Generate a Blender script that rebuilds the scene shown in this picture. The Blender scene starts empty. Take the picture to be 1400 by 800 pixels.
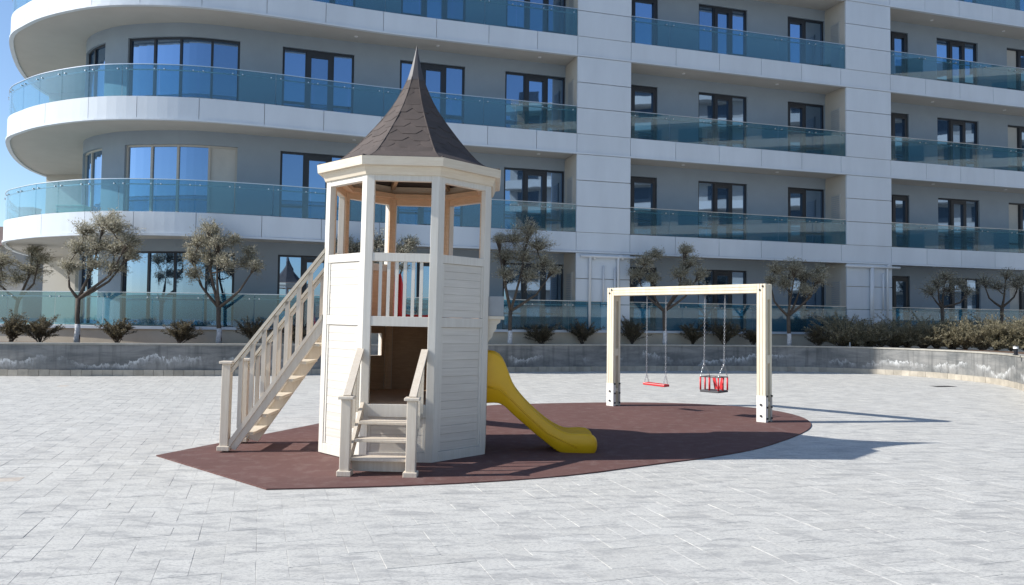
import bpy, math, random
import numpy as np
from mathutils import Vector, Matrix
random.seed(7); rng = np.random.default_rng(7)
S = bpy.context.scene
col = S.collection
rad = math.radians

# ------------------------------------------------------------------ camera, sky, sun, exposure
FPX, HY, RHO = 1050.0, 439.5, 0.0120
cam_d = bpy.data.cameras.new("camera"); cam = bpy.data.objects.new("camera", cam_d); col.objects.link(cam)
cam_d.sensor_fit = 'HORIZONTAL'; cam_d.sensor_width = 36.0; cam_d.lens = 36.0*FPX/1400.0
cam_d.clip_start = 0.1; cam_d.clip_end = 3000
_p = math.atan((HY-400)/FPX)
_F = Vector((0, math.cos(_p), math.sin(_p))); _U0 = Vector((0, -math.sin(_p), math.cos(_p))); _R0 = Vector((1, 0, 0))
_R = math.cos(RHO)*_R0 + math.sin(RHO)*_U0; _U = -math.sin(RHO)*_R0 + math.cos(RHO)*_U0
_M = Matrix((_R, _U, -_F)).transposed().to_4x4(); _M.translation = Vector((0, 0, 1.6))
cam.matrix_world = _M
S.camera = cam
SUN_EL, SUN_DIR = rad(34.8), Vector((-0.990, -0.142, 0)).normalized()
W = bpy.data.worlds.new("World"); S.world = W; W.use_nodes = True
nt = W.node_tree; nt.nodes.clear()
sky = nt.nodes.new('ShaderNodeTexSky'); sky.sky_type = 'NISHITA'; sky.sun_disc = False
sky.sun_elevation = SUN_EL; sky.sun_rotation = math.atan2(SUN_DIR.x, SUN_DIR.y) % (2*math.pi)
sky.air_density = 1.0; sky.dust_density = 0.6; sky.ozone_density = 4.0
bg = nt.nodes.new('ShaderNodeBackground'); bg.inputs[1].default_value = 0.125
wo = nt.nodes.new('ShaderNodeOutputWorld'); nt.links.new(sky.outputs[0], bg.inputs[0]); nt.links.new(bg.outputs[0], wo.inputs[0])
sl = bpy.data.lights.new("sun", 'SUN'); sl.energy = 4.5; sl.angle = rad(0.5); sl.color = (1.0, 0.965, 0.91)
so = bpy.data.objects.new("sun", sl); col.objects.link(so)
_d = Vector((SUN_DIR.x*math.cos(SUN_EL), SUN_DIR.y*math.cos(SUN_EL), math.sin(SUN_EL)))
so.rotation_euler = _d.to_track_quat('Z', 'Y').to_euler(); so.location = _d*60
S.view_settings.view_transform = 'Standard'; S.view_settings.look = 'None'
S.view_settings.exposure = 0.50; S.view_settings.gamma = 1.0
S.render.engine = 'CYCLES'
S.cycles.transparent_max_bounces = 16; S.cycles.max_bounces = 8

# ------------------------------------------------------------------ materials
def nodes(name):
    m = bpy.data.materials.new(name); m.use_nodes = True
    t = m.node_tree; b = t.nodes['Principled BSDF']; return m, t, b
def N(t, kind, **kw):
    n = t.nodes.new(kind)
    for k, v in kw.items():
        if k in n.inputs: n.inputs[k].default_value = v
        else: setattr(n, k, v)
    return n
def mixc(t, fac, a, b, blend='MIX'):
    n = t.nodes.new('ShaderNodeMix'); n.data_type = 'RGBA'; n.blend_type = blend
    for i, v in ((0, fac), (6, a), (7, b)):
        if hasattr(v, 'is_linked') or isinstance(v, bpy.types.NodeSocket): t.links.new(v, n.inputs[i])
        else: n.inputs[i].default_value = v if i == 0 else (*v, 1)
    return n.outputs[2]
def ramp(t, src, pts):
    r = t.nodes.new('ShaderNodeValToRGB'); t.links.new(src, r.inputs[0])
    while len(r.color_ramp.elements) < len(pts): r.color_ramp.elements.new(0.5)
    for e, (p, v) in zip(r.color_ramp.elements, pts): e.position = p; e.color = (v, v, v, 1)
    return r.outputs[0]
def coords(t, scale=(1, 1, 1), which='Object', geo=False):
    if geo:
        g = t.nodes.new('ShaderNodeNewGeometry'); o = g.outputs['Position']
    else:
        g = t.nodes.new('ShaderNodeTexCoord'); o = g.outputs[which]
    mp = t.nodes.new('ShaderNodeMapping'); mp.inputs['Scale'].default_value = scale
    t.links.new(o, mp.inputs[0]); return mp.outputs[0]
def noise(t, vec, scale, detail=4, rough=0.6, dist=0.0):
    n = N(t, 'ShaderNodeTexNoise'); n.inputs['Scale'].default_value = scale; n.inputs['Detail'].default_value = detail
    n.inputs['Roughness'].default_value = rough; n.inputs['Distortion'].default_value = dist
    t.links.new(vec, n.inputs['Vector']); return n.outputs['Fac']
def bump(t, b, h, strength=0.3, dist=0.01):
    n = t.nodes.new('ShaderNodeBump'); n.inputs['Strength'].default_value = strength; n.inputs['Distance'].default_value = dist
    t.links.new(h, n.inputs['Height']); t.links.new(n.outputs[0], b.inputs['Normal'])
def simple(name, c, rough=0.6, metal=0.0, var=0.0, sc=3.0, bmp=0.0, dark=None, spec=0.5, stretch=(1, 1, 1), geo=True, rand=0.0):
    m, t, b = nodes(name); b.inputs['Roughness'].default_value = rough; b.inputs['Metallic'].default_value = metal
    b.inputs['Specular IOR Level'].default_value = spec
    out = None
    if var or bmp:
        v = coords(t, stretch, geo=geo); n = noise(t, v, sc, 5)
        f = ramp(t, n, [(0.3, 0), (0.7, 1)])
        d = dark or tuple(x*(1-var) for x in c)
        out = mixc(t, f, d, c)
        if bmp: bump(t, b, n, bmp, 0.01)
    if rand:
        oi = t.nodes.new('ShaderNodeObjectInfo')
        out = mixc(t, ramp(t, oi.outputs['Random'], [(0, 0), (1, 1)]), out if out is not None else c, tuple(x*(1-rand) for x in c)) if out is None else \
              mixc(t, 1.0, out, ramp(t, oi.outputs['Random'], [(0, 1-rand), (1, 1)]), 'MULTIPLY')
    if out is not None: t.links.new(out, b.inputs['Base Color'])
    else: b.inputs['Base Color'].default_value = (*c, 1)
    return m
M = {}
def wood(name, c, dark, rough=0.6, sc=(1.5, 1.5, 30), knots=True, rand=0.08):
    m, t, b = nodes(name); b.inputs['Roughness'].default_value = rough
    v = coords(t, sc, 'Object'); n = noise(t, v, 2.2, 6, 0.65, 0.6)
    v2 = coords(t, (1, 1, 1), 'Object'); n2 = noise(t, v2, 2.0, 3)
    c1 = mixc(t, ramp(t, n, [(0.42, 0), (0.62, 1)]), dark, c)
    c1 = mixc(t, ramp(t, n2, [(0.35, 0.25), (0.6, 0)]), c1, tuple(x*0.8 for x in c))
    oi = t.nodes.new('ShaderNodeObjectInfo')
    c1 = mixc(t, 1.0, c1, ramp(t, oi.outputs['Random'], [(0, 1-rand), (1, 1)]), 'MULTIPLY')
    t.links.new(c1, b.inputs['Base Color']); bump(t, b, n, 0.25, 0.004)
    return m
M['plank'] = wood('whitewashed_plank', (0.70, 0.66, 0.59), (0.63, 0.585, 0.515), 0.55, (0.8, 0.8, 22), rand=0.09)
M['post'] = wood('whitewashed_post', (0.70, 0.665, 0.595), (0.65, 0.61, 0.535), 0.55, (18, 18, 0.8), rand=0.05)
M['cream'] = wood('cream_wood', (0.74, 0.66, 0.53), (0.68, 0.59, 0.46), 0.5, (1.5, 1.5, 16), rand=0.07)
M['stairwood'] = wood('warm_white_stair_timber', (0.69, 0.61, 0.50), (0.63, 0.54, 0.43), 0.55, (14, 14, 1.0), rand=0.06)
M['natural'] = wood('natural_pine', (0.70, 0.49, 0.32), (0.62, 0.42, 0.26), 0.6, (3, 3, 22), rand=0.1)
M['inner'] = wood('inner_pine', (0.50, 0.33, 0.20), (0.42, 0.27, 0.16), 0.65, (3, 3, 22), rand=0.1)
M['swingwood'] = wood('swing_timber', (0.76, 0.69, 0.54), (0.70, 0.61, 0.45), 0.5, (7, 7, 0.8), rand=0.07)
M['whitemetal'] = simple('white_painted_steel', (0.72, 0.70, 0.65), 0.4)
M['bolt'] = simple('black_bolt', (0.02, 0.02, 0.022), 0.4, 0.3)
M['chain'] = simple('galvanised_chain', (0.42, 0.43, 0.45), 0.38, 0.85)
M['redplastic'] = simple('red_plastic', (0.62, 0.03, 0.035), 0.4)
M['darkrubber'] = simple('dark_rubber', (0.06, 0.06, 0.065), 0.7)
M['yellow'] = simple('yellow_plastic', (0.80, 0.45, 0.010), 0.34, var=0.08, sc=4, spec=0.5)
M['capmetal'] = simple('grey_roof_cap', (0.065, 0.060, 0.060), 0.5)
M['greybox'] = simple('grey_board', (0.36, 0.38, 0.39), 0.7, var=0.15, sc=6)
def shingle_mat():
    m, t, b = nodes('bitumen_shingle'); b.inputs['Roughness'].default_value = 0.85
    v = coords(t, geo=True); n = noise(t, v, 5, 4); g = noise(t, v, 220, 2)
    oi = t.nodes.new('ShaderNodeObjectInfo')
    c = mixc(t, ramp(t, n, [(0.3, 0), (0.7, 1)]), (0.052, 0.040, 0.034), (0.085, 0.064, 0.054))
    c = mixc(t, ramp(t, g, [(0.4, 0), (0.65, 0.6)]), c, (0.125, 0.10, 0.09))
    c = mixc(t, 1.0, c, ramp(t, oi.outputs['Random'], [(0, 0.88), (1, 1.05)]), 'MULTIPLY')
    t.links.new(c, b.inputs['Base Color']); bump(t, b, g, 0.4, 0.004); return m
M['shingle'] = shingle_mat()
def rubber_mat():
    m, t, b = nodes('maroon_rubber'); b.inputs['Roughness'].default_value = 0.9; b.inputs['Specular IOR Level'].default_value = 0.25
    v = coords(t, geo=True); n = noise(t, v, 1.1, 5); g = noise(t, v, 160, 2); n3 = noise(t, v, 6, 4)
    c = mixc(t, ramp(t, n, [(0.3, 0), (0.7, 1)]), (0.108, 0.052, 0.042), (0.135, 0.067, 0.056))
    c = mixc(t, ramp(t, g, [(0.35, 0.0), (0.7, 0.6)]), c, (0.165, 0.098, 0.095))
    c = mixc(t, ramp(t, n3, [(0.50, 0.0), (0.72, 0.30)]), c, (0.25, 0.19, 0.17))
    t.links.new(c, b.inputs['Base Color']); bump(t, b, g, 0.5, 0.004); return m
M['rubber'] = rubber_mat()
def paver_mat():
    m, t, b = nodes('light_stone_paver'); b.inputs['Roughness'].default_value = 0.75; b.inputs['Specular IOR Level'].default_value = 0.35
    at = t.nodes.new('ShaderNodeAttribute'); at.attribute_name = 'tone'
    sep = t.nodes.new('ShaderNodeSeparateColor'); t.links.new(at.outputs['Color'], sep.inputs[0])
    g = t.nodes.new('ShaderNodeNewGeometry')
    mp = t.nodes.new('ShaderNodeMapping'); mp.inputs['Rotation'].default_value = (0, 0, rad(-18)); mp.inputs['Scale'].default_value = (1.0, 3.2, 1)
    t.links.new(g.outputs['Position'], mp.inputs[0]); v = mp.outputs[0]
    big = noise(t, v, 0.33, 5, 0.65); mid = noise(t, v, 2.6, 7, 0.72, 0.6); fine = noise(t, v, 30, 6, 0.8, 0.3)
    c = mixc(t, sep.outputs[0], (0.525, 0.51, 0.465), (0.615, 0.60, 0.55))
    c = mixc(t, ramp(t, big, [(0.35, 0.18), (0.65, 0.0)]), c, (0.43, 0.43, 0.415))
    c = mixc(t, ramp(t, mid, [(0.38, 0.8), (0.52, 0.0)]), c, (0.35, 0.345, 0.33))
    c = mixc(t, ramp(t, fine, [(0.36, 0.9), (0.49, 0.0)]), c, (0.22, 0.22, 0.215))
    c = mixc(t, ramp(t, fine, [(0.60, 0.0), (0.75, 0.35)]), c, (0.72, 0.72, 0.70))
    c = mixc(t, sep.outputs[1], c, (0.52, 0.40, 0.29))
    t.links.new(c, b.inputs['Base Color']); bump(t, b, fine, 0.5, 0.006); return m
M['paver'] = paver_mat()
M['ground'] = simple('joint_sand', (0.46, 0.45, 0.42), 0.9, var=0.3, sc=2.0)
M['fascia'] = simple('white_cladding', (0.64, 0.69, 0.735), 0.42, var=0.09, sc=1.6, rand=0.04, stretch=(1, 1, .25))
M['soffit'] = simple('beige_soffit', (0.50, 0.48, 0.44), 0.8, var=0.08, sc=1.2)
M['wallgrey'] = simple('grey_render', (0.285, 0.335, 0.385), 0.85, var=0.08, sc=1.5, bmp=0.1)
M['wallbeige'] = simple('beige_render', (0.50, 0.47, 0.41), 0.8, var=0.08, sc=1.5)
M['plinth'] = simple('cream_stone', (0.62, 0.54, 0.42), 0.7, var=0.15, sc=2.2)
M['frame'] = simple('anthracite_frame', (0.022, 0.026, 0.034), 0.4)
M['paleframe'] = simple('beige_frame', (0.45, 0.42, 0.37), 0.5)
M['steel'] = simple('brushed_steel', (0.62, 0.63, 0.64), 0.3, 0.9)
M['louver'] = simple('beige_louver', (0.43, 0.42, 0.38), 0.6)
M['dooragrey'] = simple('greenish_grey_door', (0.20, 0.21, 0.19), 0.6)
M['pipe'] = simple('white_pipe', (0.66, 0.67, 0.67), 0.4)
def glass_mat(name, tint, refl, gtint=(1, 1, 1), rough=0.0, milk=0.0):
    m = bpy.data.materials.new(name); m.use_nodes = True; t = m.node_tree; t.nodes.clear()
    o = t.nodes.new('ShaderNodeOutputMaterial'); tr = t.nodes.new('ShaderNodeBsdfTransparent'); tr.inputs[0].default_value = (*tint, 1)
    gl = t.nodes.new('ShaderNodeBsdfGlossy'); gl.inputs['Roughness'].default_value = rough; gl.inputs[0].default_value = (*gtint, 1)
    lw = t.nodes.new('ShaderNodeLayerWeight'); lw.inputs[0].default_value = 0.5
    fr = t.nodes.new('ShaderNodeMath'); fr.operation = 'POWER'; fr.inputs[1].default_value = 4.0; t.links.new(lw.outputs['Facing'], fr.inputs[0])
    ad = t.nodes.new('ShaderNodeMath'); ad.operation = 'MULTIPLY_ADD'; ad.inputs[1].default_value = 1.0; ad.inputs[2].default_value = refl
    ad.use_clamp = True
    t.links.new(fr.outputs[0], ad.inputs[0])
    mx = t.nodes.new('ShaderNodeMixShader'); t.links.new(ad.outputs[0], mx.inputs[0]); t.links.new(tr.outputs[0], mx.inputs[1]); t.links.new(gl.outputs[0], mx.inputs[2])
    if milk:
        df = t.nodes.new('ShaderNodeBsdfDiffuse'); df.inputs[0].default_value = (0.20, 0.42, 0.50, 1); m2 = t.nodes.new('ShaderNodeMixShader'); m2.inputs[0].default_value = milk
        t.links.new(mx.outputs[0], m2.inputs[1]); t.links.new(df.outputs[0], m2.inputs[2]); t.links.new(m2.outputs[0], o.inputs[0])
    else: t.links.new(mx.outputs[0], o.inputs[0])
    return m
M['balglass'] = glass_mat('teal_balcony_glass', (0.50, 0.72, 0.79), 0.08, milk=0.08)
def pane_mat(name, base, tint, f):
    m = bpy.data.materials.new(name); m.use_nodes = True; t = m.node_tree; t.nodes.clear()
    o = t.nodes.new('ShaderNodeOutputMaterial'); di = t.nodes.new('ShaderNodeBsdfDiffuse'); di.inputs[0].default_value = (*base, 1)
    gl = t.nodes.new('ShaderNodeBsdfGlossy'); gl.inputs['Roughness'].default_value = 0.015; gl.inputs[0].default_value = (*tint, 1)
    v = coords(t, geo=True); n = noise(t, v, 0.9, 1)
    bp = t.nodes.new('ShaderNodeBump'); bp.inputs['Strength'].default_value = 0.005; bp.inputs['Distance'].default_value = 0.3
    t.links.new(n, bp.inputs['Height']); t.links.new(bp.outputs[0], gl.inputs['Normal'])
    mx = t.nodes.new('ShaderNodeMixShader'); oi = t.nodes.new('ShaderNodeObjectInfo'); t.links.new(ramp(t, oi.outputs['Random'], [(0, f-.16), (1, f+.12)]), mx.inputs[0])
    t.links.new(di.outputs[0], mx.inputs[1]); t.links.new(gl.outputs[0], mx.inputs[2]); t.links.new(mx.outputs[0], o.inputs[0]); return m
M['pane'] = pane_mat('blue_window_glass', (0.02, 0.04, 0.07), (0.44, 0.63, 0.90), 0.60)
M['blind'] = simple('pale_blind', (0.50, 0.49, 0.46), 0.8, var=0.1, sc=2)
def stained_wall():
    m, t, b = nodes('stained_concrete'); b.inputs['Roughness'].default_value = 0.85
    v = coords(t, (1, 1, 1), geo=True); vs = coords(t, (0.35, 0.35, 1.6), geo=True)
    n1 = noise(t, vs, 1.6, 6, 0.7, 0.5); n2 = noise(t, v, 5, 6, 0.7); wav = noise(t, coords(t, (1, 1, 0), geo=True), 0.55, 3, 0.5)
    wv2 = noise(t, coords(t, (1, 1, 0.6), geo=True), 4.0, 6, 0.75)
    g = t.nodes.new('ShaderNodeNewGeometry'); sp = t.nodes.new('ShaderNodeSeparateXYZ'); t.links.new(g.outputs['Position'], sp.inputs[0])
    c = mixc(t, ramp(t, n1, [(0.40, 0), (0.60, 1)]), (0.125, 0.130, 0.130), (0.245, 0.242, 0.232))
    c = mixc(t, ramp(t, n2, [(0.45, 0.0), (0.75, 0.35)]), c, (0.24, 0.24, 0.23))
    run = noise(t, coords(t, (5, 5, 0.35), geo=True), 1.4, 4, 0.6)
    c = mixc(t, ramp(t, run, [(0.50, 0.0), (0.68, 0.55)]), c, (0.075, 0.078, 0.078))
    # efflorescence line : |z - h(x)| small
    def math_(op, a, bb, cc=None):
        n = t.nodes.new('ShaderNodeMath'); n.operation = op
        for i, x in enumerate((a, bb, cc)):
            if x is None: continue
            if isinstance(x, (int, float)): n.inputs[i].default_value = x
            else: t.links.new(x, n.inputs[i])
        return n.outputs[0]
    h = math_('MULTIPLY_ADD', wav, 0.9, -0.10)
    h = math_('MULTIPLY_ADD', wv2, 0.62, h)
    h = math_('SUBTRACT', h, 0.22)
    d = math_('SUBTRACT', h, sp.outputs[2])            # >0 below the line
    above = ramp(t, math_('MULTIPLY_ADD', d, 1.0, 0.5), [(0.482, 0.0), (0.50, 1.0), (0.54, 0.75), (0.60, 0.30), (0.72, 0.0)])
    patch = ramp(t, noise(t, coords(t, (1, 1, 0.3), geo=True), 0.7, 4, 0.6), [(0.46, 0.0), (0.60, 1.0)])
    sm = ramp(t, noise(t, coords(t, (1, 1, 0.35), geo=True), 16, 6, 0.8), [(0.42, 0.0), (0.50, 1.0)])
    fac = math_('MULTIPLY', math_('MULTIPLY', above, patch), sm)
    c = mixc(t, fac, c, (0.58, 0.59, 0.59))
    t.links.new(c, b.inputs['Base Color']); bump(t, b, n2, 0.3, 0.01); return m
M['stained'] = stained_wall()
M['coping'] = simple('pale_coping', (0.42, 0.40, 0.35), 0.7, var=0.3, sc=4)
M['skirt'] = simple('stone_skirting', (0.50, 0.45, 0.37), 0.7, var=0.35, sc=3.0, rand=0.2)
M['soil'] = simple('reddish_soil', (0.15, 0.09, 0.055), 0.95, var=0.45, sc=7, bmp=0.6)
def leaf_mat(name, a, b2, c2):
    m, t, b = nodes(name); b.inputs['Roughness'].default_value = 0.55
    at = t.nodes.new('ShaderNodeAttribute'); at.attribute_name = 'tone'
    sep = t.nodes.new('ShaderNodeSeparateColor'); t.links.new(at.outputs['Color'], sep.inputs[0])
    c = mixc(t, sep.outputs[0], a, b2); c = mixc(t, sep.outputs[1], c, c2)
    t.links.new(c, b.inputs['Base Color'])
    tl_ = t.nodes.new('ShaderNodeBsdfTranslucent'); t.links.new(c, tl_.inputs[0]); ms = t.nodes.new('ShaderNodeMixShader'); ms.inputs[0].default_value = 0.38
    t.links.new(b.outputs[0], ms.inputs[1]); t.links.new(tl_.outputs[0], ms.inputs[2]); t.links.new(ms.outputs[0], t.nodes['Material Output'].inputs[0]); return m
M['olive'] = leaf_mat('olive_leaf', (0.20, 0.185, 0.125), (0.44, 0.41, 0.31), (0.68, 0.64, 0.53))
M['shrubleaf'] = leaf_mat('shrub_leaf', (0.06, 0.055, 0.035), (0.16, 0.13, 0.08), (0.30, 0.25, 0.15))
M['hedgeleaf'] = leaf_mat('juniper_leaf', (0.15, 0.135, 0.08), (0.33, 0.295, 0.19), (0.50, 0.45, 0.31))
M['bark'] = simple('dark_bark', (0.11, 0.085, 0.065), 0.9, var=0.5, sc=14, bmp=0.6)
M['limewash'] = simple('limewashed_bark', (0.66, 0.66, 0.66), 0.85, var=0.45, sc=18, bmp=0.3)
M['black'] = simple('black_fitting', (0.015, 0.015, 0.017), 0.4)
M['lamp_white'] = simple('opal_cap', (0.75, 0.75, 0.75), 0.4)
M['drain'] = simple('dark_grate', (0.13, 0.125, 0.115), 0.7, var=0.4, sc=20)
M['roofgrey'] = simple('grey_brown_roof', (0.16, 0.11, 0.09), 0.8, var=0.3, sc=3)
M['housewall'] = simple('pale_house_wall', (0.36, 0.34, 0.31), 0.8, var=0.1, sc=1)
M['darkwin'] = simple('dark_window', (0.03, 0.04, 0.05), 0.15)

# ------------------------------------------------------------------ helpers
class MB:
    def __init__(s): s.v = []; s.f = []; s.m = []
    def add(s, vs, fs, mi=0):
        o = len(s.v); s.v += [tuple(v) for v in vs]; s.f += [tuple(i+o for i in f) for f in fs]; s.m += [mi]*len(fs); return s
    def hexa(s, p, mi=0):   # 8 points: bottom 4 ccw, top 4 ccw
        return s.add(p, [(3, 2, 1, 0), (4, 5, 6, 7), (0, 1, 5, 4), (1, 2, 6, 5), (2, 3, 7, 6), (3, 0, 4, 7)], mi)
    def box(s, x0, x1, y0, y1, z0, z1, mi=0):
        return s.hexa([(x0, y0, z0), (x1, y0, z0), (x1, y1, z0), (x0, y1, z0), (x0, y0, z1), (x1, y0, z1), (x1, y1, z1), (x0, y1, z1)], mi)
    def obox(s, c, ax, ay, az, hx, hy, hz, mi=0):
        c = Vector(c); ax = Vector(ax).normalized()*hx; ay = Vector(ay).normalized()*hy; az = Vector(az).normalized()*hz
        return s.hexa([c-ax-ay-az, c+ax-ay-az, c+ax+ay-az, c-ax+ay-az, c-ax-ay+az, c+ax-ay+az, c+ax+ay+az, c-ax+ay+az], mi)
    def bar(s, a, b, w, h, up=(0, 0, 1), mi=0):
        a = Vector(a); b = Vector(b); d = (b-a); L = d.length; d.normalize(); side = d.cross(Vector(up)).normalized(); u = side.cross(d)
        return s.obox((a+b)/2, d, side, u, L/2, w/2, h/2, mi)
    def prism(s, poly, z0, z1, mi=0):
        n = len(poly); vs = [(x, y, z0) for x, y in poly]+[(x, y, z1) for x, y in poly]
        fs = [tuple(range(n-1, -1, -1)), tuple(range(n, 2*n))]+[(i, (i+1) % n, n+(i+1) % n, n+i) for i in range(n)]
        return s.add(vs, fs, mi)
    def tube(s, pts, rs, n=8, mi=0, cap=True):
        pts = [Vector(p) for p in pts]
        if not hasattr(rs, '__len__'): rs = [rs]*len(pts)
        vs = []; ref = Vector((0.13, 0.31, 0.94))
        for i, p in enumerate(pts):
            d = (pts[min(i+1, len(pts)-1)]-pts[max(i-1, 0)]).normalized()
            if i == 0:
                a = d.cross(ref); 
                if a.length < 1e-3: a = d.cross(Vector((1, 0, 0)))
            else: a = a-d*a.dot(d)
            a.normalize(); b = d.cross(a)
            vs += [p+(a*math.cos(2*math.pi*k/n)+b*math.sin(2*math.pi*k/n))*rs[i] for k in range(n)]
        fs = [(i*n+k, i*n+(k+1) % n, (i+1)*n+(k+1) % n, (i+1)*n+k) for i in range(len(pts)-1) for k in range(n)]
        if cap: fs += [tuple(range(n-1, -1, -1)), tuple(range((len(pts)-1)*n, len(pts)*n))]
        return s.add(vs, fs, mi)
    def build(s, name, mats, parent=None, smooth=False, bevel=0):
        me = bpy.data.meshes.new(name); me.from_pydata(s.v, [], s.f)
        for m in (mats if isinstance(mats, (list, tuple)) else [mats]): me.materials.append(m)
        if any(s.m): me.polygons.foreach_set('material_index', s.m)
        if smooth: me.polygons.foreach_set('use_smooth', [True]*len(me.polygons))
        me.update()
        o = bpy.data.objects.new(name, me); col.objects.link(o)
        if parent: o.parent = parent
        if bevel:
            b = o.modifiers.new('bevel', 'BEVEL'); b.width = bevel; b.segments = 2; b.limit_method = 'ANGLE'
        return o
def tag(o, label=None, cat=None, group=None, kind=None):
    for k, v in (('label', label), ('category', cat), ('group', group), ('kind', kind)):
        if v: o[k] = v
    return o
def thing(name, label, cat, loc=(0, 0, 0), rz=0, group=None):
    o = bpy.data.objects.new(name, None); col.objects.link(o); o.location = loc; o.rotation_euler = (0, 0, rz); o.empty_display_size = 0.2
    return tag(o, label, cat, group)
def smooth_path(pts, n):
    # Catmull-Rom resample of an open polyline to n points at equal spacing
    P = [np.array(p, float) for p in pts]; P = [2*P[0]-P[1]]+P+[2*P[-1]-P[-2]]; out = []
    for i in range(1, len(P)-2):
        for k in range(24):
            t = k/24.0; p0, p1, p2, p3 = P[i-1:i+3]
            out.append(0.5*((2*p1)+(-p0+p2)*t+(2*p0-5*p1+4*p2-p3)*t*t+(-p0+3*p1-3*p2+p3)*t**3))
    out.append(P[-2]); out = np.array(out)
    L = np.concatenate([[0], np.cumsum(np.linalg.norm(np.diff(out, axis=0), axis=1))])
    if n is None: return out, L
    q = np.linspace(0, L[-1], n); return np.stack([np.interp(q, L, out[:, j]) for j in range(out.shape[1])], 1)
def sample(out, L, q): return np.array([np.interp(q, L, out[:, j]) for j in range(out.shape[1])])
def tangent(out, L, q):
    a = sample(out, L, max(q-0.05, 0)); b = sample(out, L, min(q+0.05, L[-1])); d = b-a; return d/np.linalg.norm(d)
def path_range(out, L, q0, q1, step=0.4):
    n = max(2, int(math.ceil((q1-q0)/step))+1); return [sample(out, L, q) for q in np.linspace(q0, q1, n)]
def offset_pts(out, L, qs, off):
    r = []
    for q in qs:
        p = sample(out, L, q); t = tangent(out, L, q); r.append((p[0]-t[1]*off, p[1]+t[0]*off))
    return r
def ribbon(mb, out, L, q0, q1, d0, d1, z0, z1, step=0.4, mi=0):
    """solid band following a path: between offsets d0 and d1 (left of travel positive), z0..z1"""
    n = max(2, int(math.ceil((q1-q0)/step))+1); qs = np.linspace(q0, q1, n)
    A = offset_pts(out, L, qs, d0); B = offset_pts(out, L, qs, d1); vs = []
    for a, b in zip(A, B): vs += [(a[0], a[1], z0), (b[0], b[1], z0), (b[0], b[1], z1), (a[0], a[1], z1)]
    fs = []
    for i in range(n-1):
        o = i*4; p = o+4
        fs += [(o, o+1, p+1, p), (o+1, o+2, p+2, p+1), (o+2, o+3, p+3, p+2), (o+3, o, p, p+3)]
    fs += [(3, 2, 1, 0), (4*n-4, 4*n-3, 4*n-2, 4*n-1)]
    return mb.add(vs, fs, mi)

# ------------------------------------------------------------------ plaza wall line (shared)
WALL = [(-26, 21.5), (-19, 20.6), (-13.5, 20.4), (-10.8, 20.8), (-8, 21.3), (-4.4, 22.65), (-0.9, 23.95), (1.9, 24.85), (5, 25.8), (7.6, 26.3), (9.2, 26.4),
        (11.2, 26.05), (12.6, 25.1), (13.45, 23.5), (13.6, 21.5), (12.95, 19.4), (11.8, 17.4), (10.7, 15.6), (9.9, 13.5), (9.7, 11.0), (10.2, 7)]
wo_, wL = smooth_path(WALL, None)
def wall_y(x):
    seg = wo_[wo_[:, 1] > 20]; seg = seg[np.argsort(seg[:, 0])]; return float(np.interp(x, seg[:, 0], seg[:, 1]))

# ------------------------------------------------------------------ ground
g = MB(); g.add([(-400, -400, -0.0022), (400, -400, -0.0022), (400, 600, -0.0022), (-400, 600, -0.0022)], [(0, 1, 2, 3)])
ground = g.build('ground', M['ground']); tag(ground, 'light stone paved plaza around the play area', kind='structure')
# pavers laid herringbone, 0.40 x 0.20
ca, sa = math.cos(rad(18.0)), math.sin(rad(18.0))
cx_, dx_ = Vector((ca, sa)), Vector((-sa, ca))     # across, along
pw = 0.2
poly = np.array([(p[0], p[1]) for p in wo_[::6]]+[(10.5, -4), (-30, -4)])
def inside(x, y):
    c = False; j = len(poly)-1
    for i in range(len(poly)):
        xi, yi = poly[i]; xj, yj = poly[j]
        if (yi > y) != (yj > y) and x < (xj-xi)*(y-yi)/(yj-yi)+xi: c = not c
        j = i
    return c
pav = []
for i in range(-110, 160):
    for j in range(-60, 160):
        k = (i-j) % 4
        if k == 0: w, h = 2, 1
        elif k == 3: w, h = 1, 2
        else: continue
        c = cx_*((i+w/2)*pw)+dx_*((j+h/2)*pw)
        if c.y < 1.0 or c.y > 27 or c.x < -17 or c.x > 14: continue
        if abs(c.x) > 2.5+c.y*0.72+1.0: continue
        if inside(c.x, c.y): pav.append((c.x, c.y, w, h))
def visible(x, y):
    v = Vector((x, y, 0))-Vector((0, 0, 1.6)); z = v.dot(_F)
    return z > 0 and abs(FPX*v.dot(_R)/z) < 700 and abs(FPX*v.dot(_U)/z) < 400
MATPOLY = [(-4.07, 8.9), (-2.27, 7.23), (-1.38, 7.38), (-0.41, 7.62), (0.6, 8.04), (1.73, 8.8), (2.4, 9.25), (3.2, 9.95), (4.18, 11.2), (4.75, 12.2), (5.0, 13.1), (4.98, 13.9),
           (4.75, 14.5), (4.3, 14.98), (3.5, 15.32), (2.6, 15.42), (1.7, 15.3), (0.6, 15.0), (-0.36, 14.62), (-1.6, 13.7), (-2.5, 12.35), (-2.91, 11.77)]
_mc, _ = smooth_path(MATPOLY[1:19], None); MATPOLY = [MATPOLY[0]]+[(float(p[0]), float(p[1])) for p in _mc[::5]]+MATPOLY[19:]
def in_poly(x, y, P):
    c = False; j = len(P)-1
    for i in range(len(P)):
        xi, yi = P[i]; xj, yj = P[j]
        if (yi > y) != (yj > y) and x < (xj-xi)*(y-yi)/(yj-yi)+xi: c = not c
        j = i
    return c
pav.sort(key=lambda p: p[0]**2+p[1]**2)
near = [p for p in pav if visible(p[0], p[1]) and not in_poly(p[0], p[1], MATPOLY)][:300]; ns = set(near); far = [p for p in pav if p not in ns]
def tone():
    a = min(1, max(0, random.gauss(0.62, 0.22))); return (a, 0.4 if random.random() < 0.002 else 0.0, 0, 1)
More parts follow.
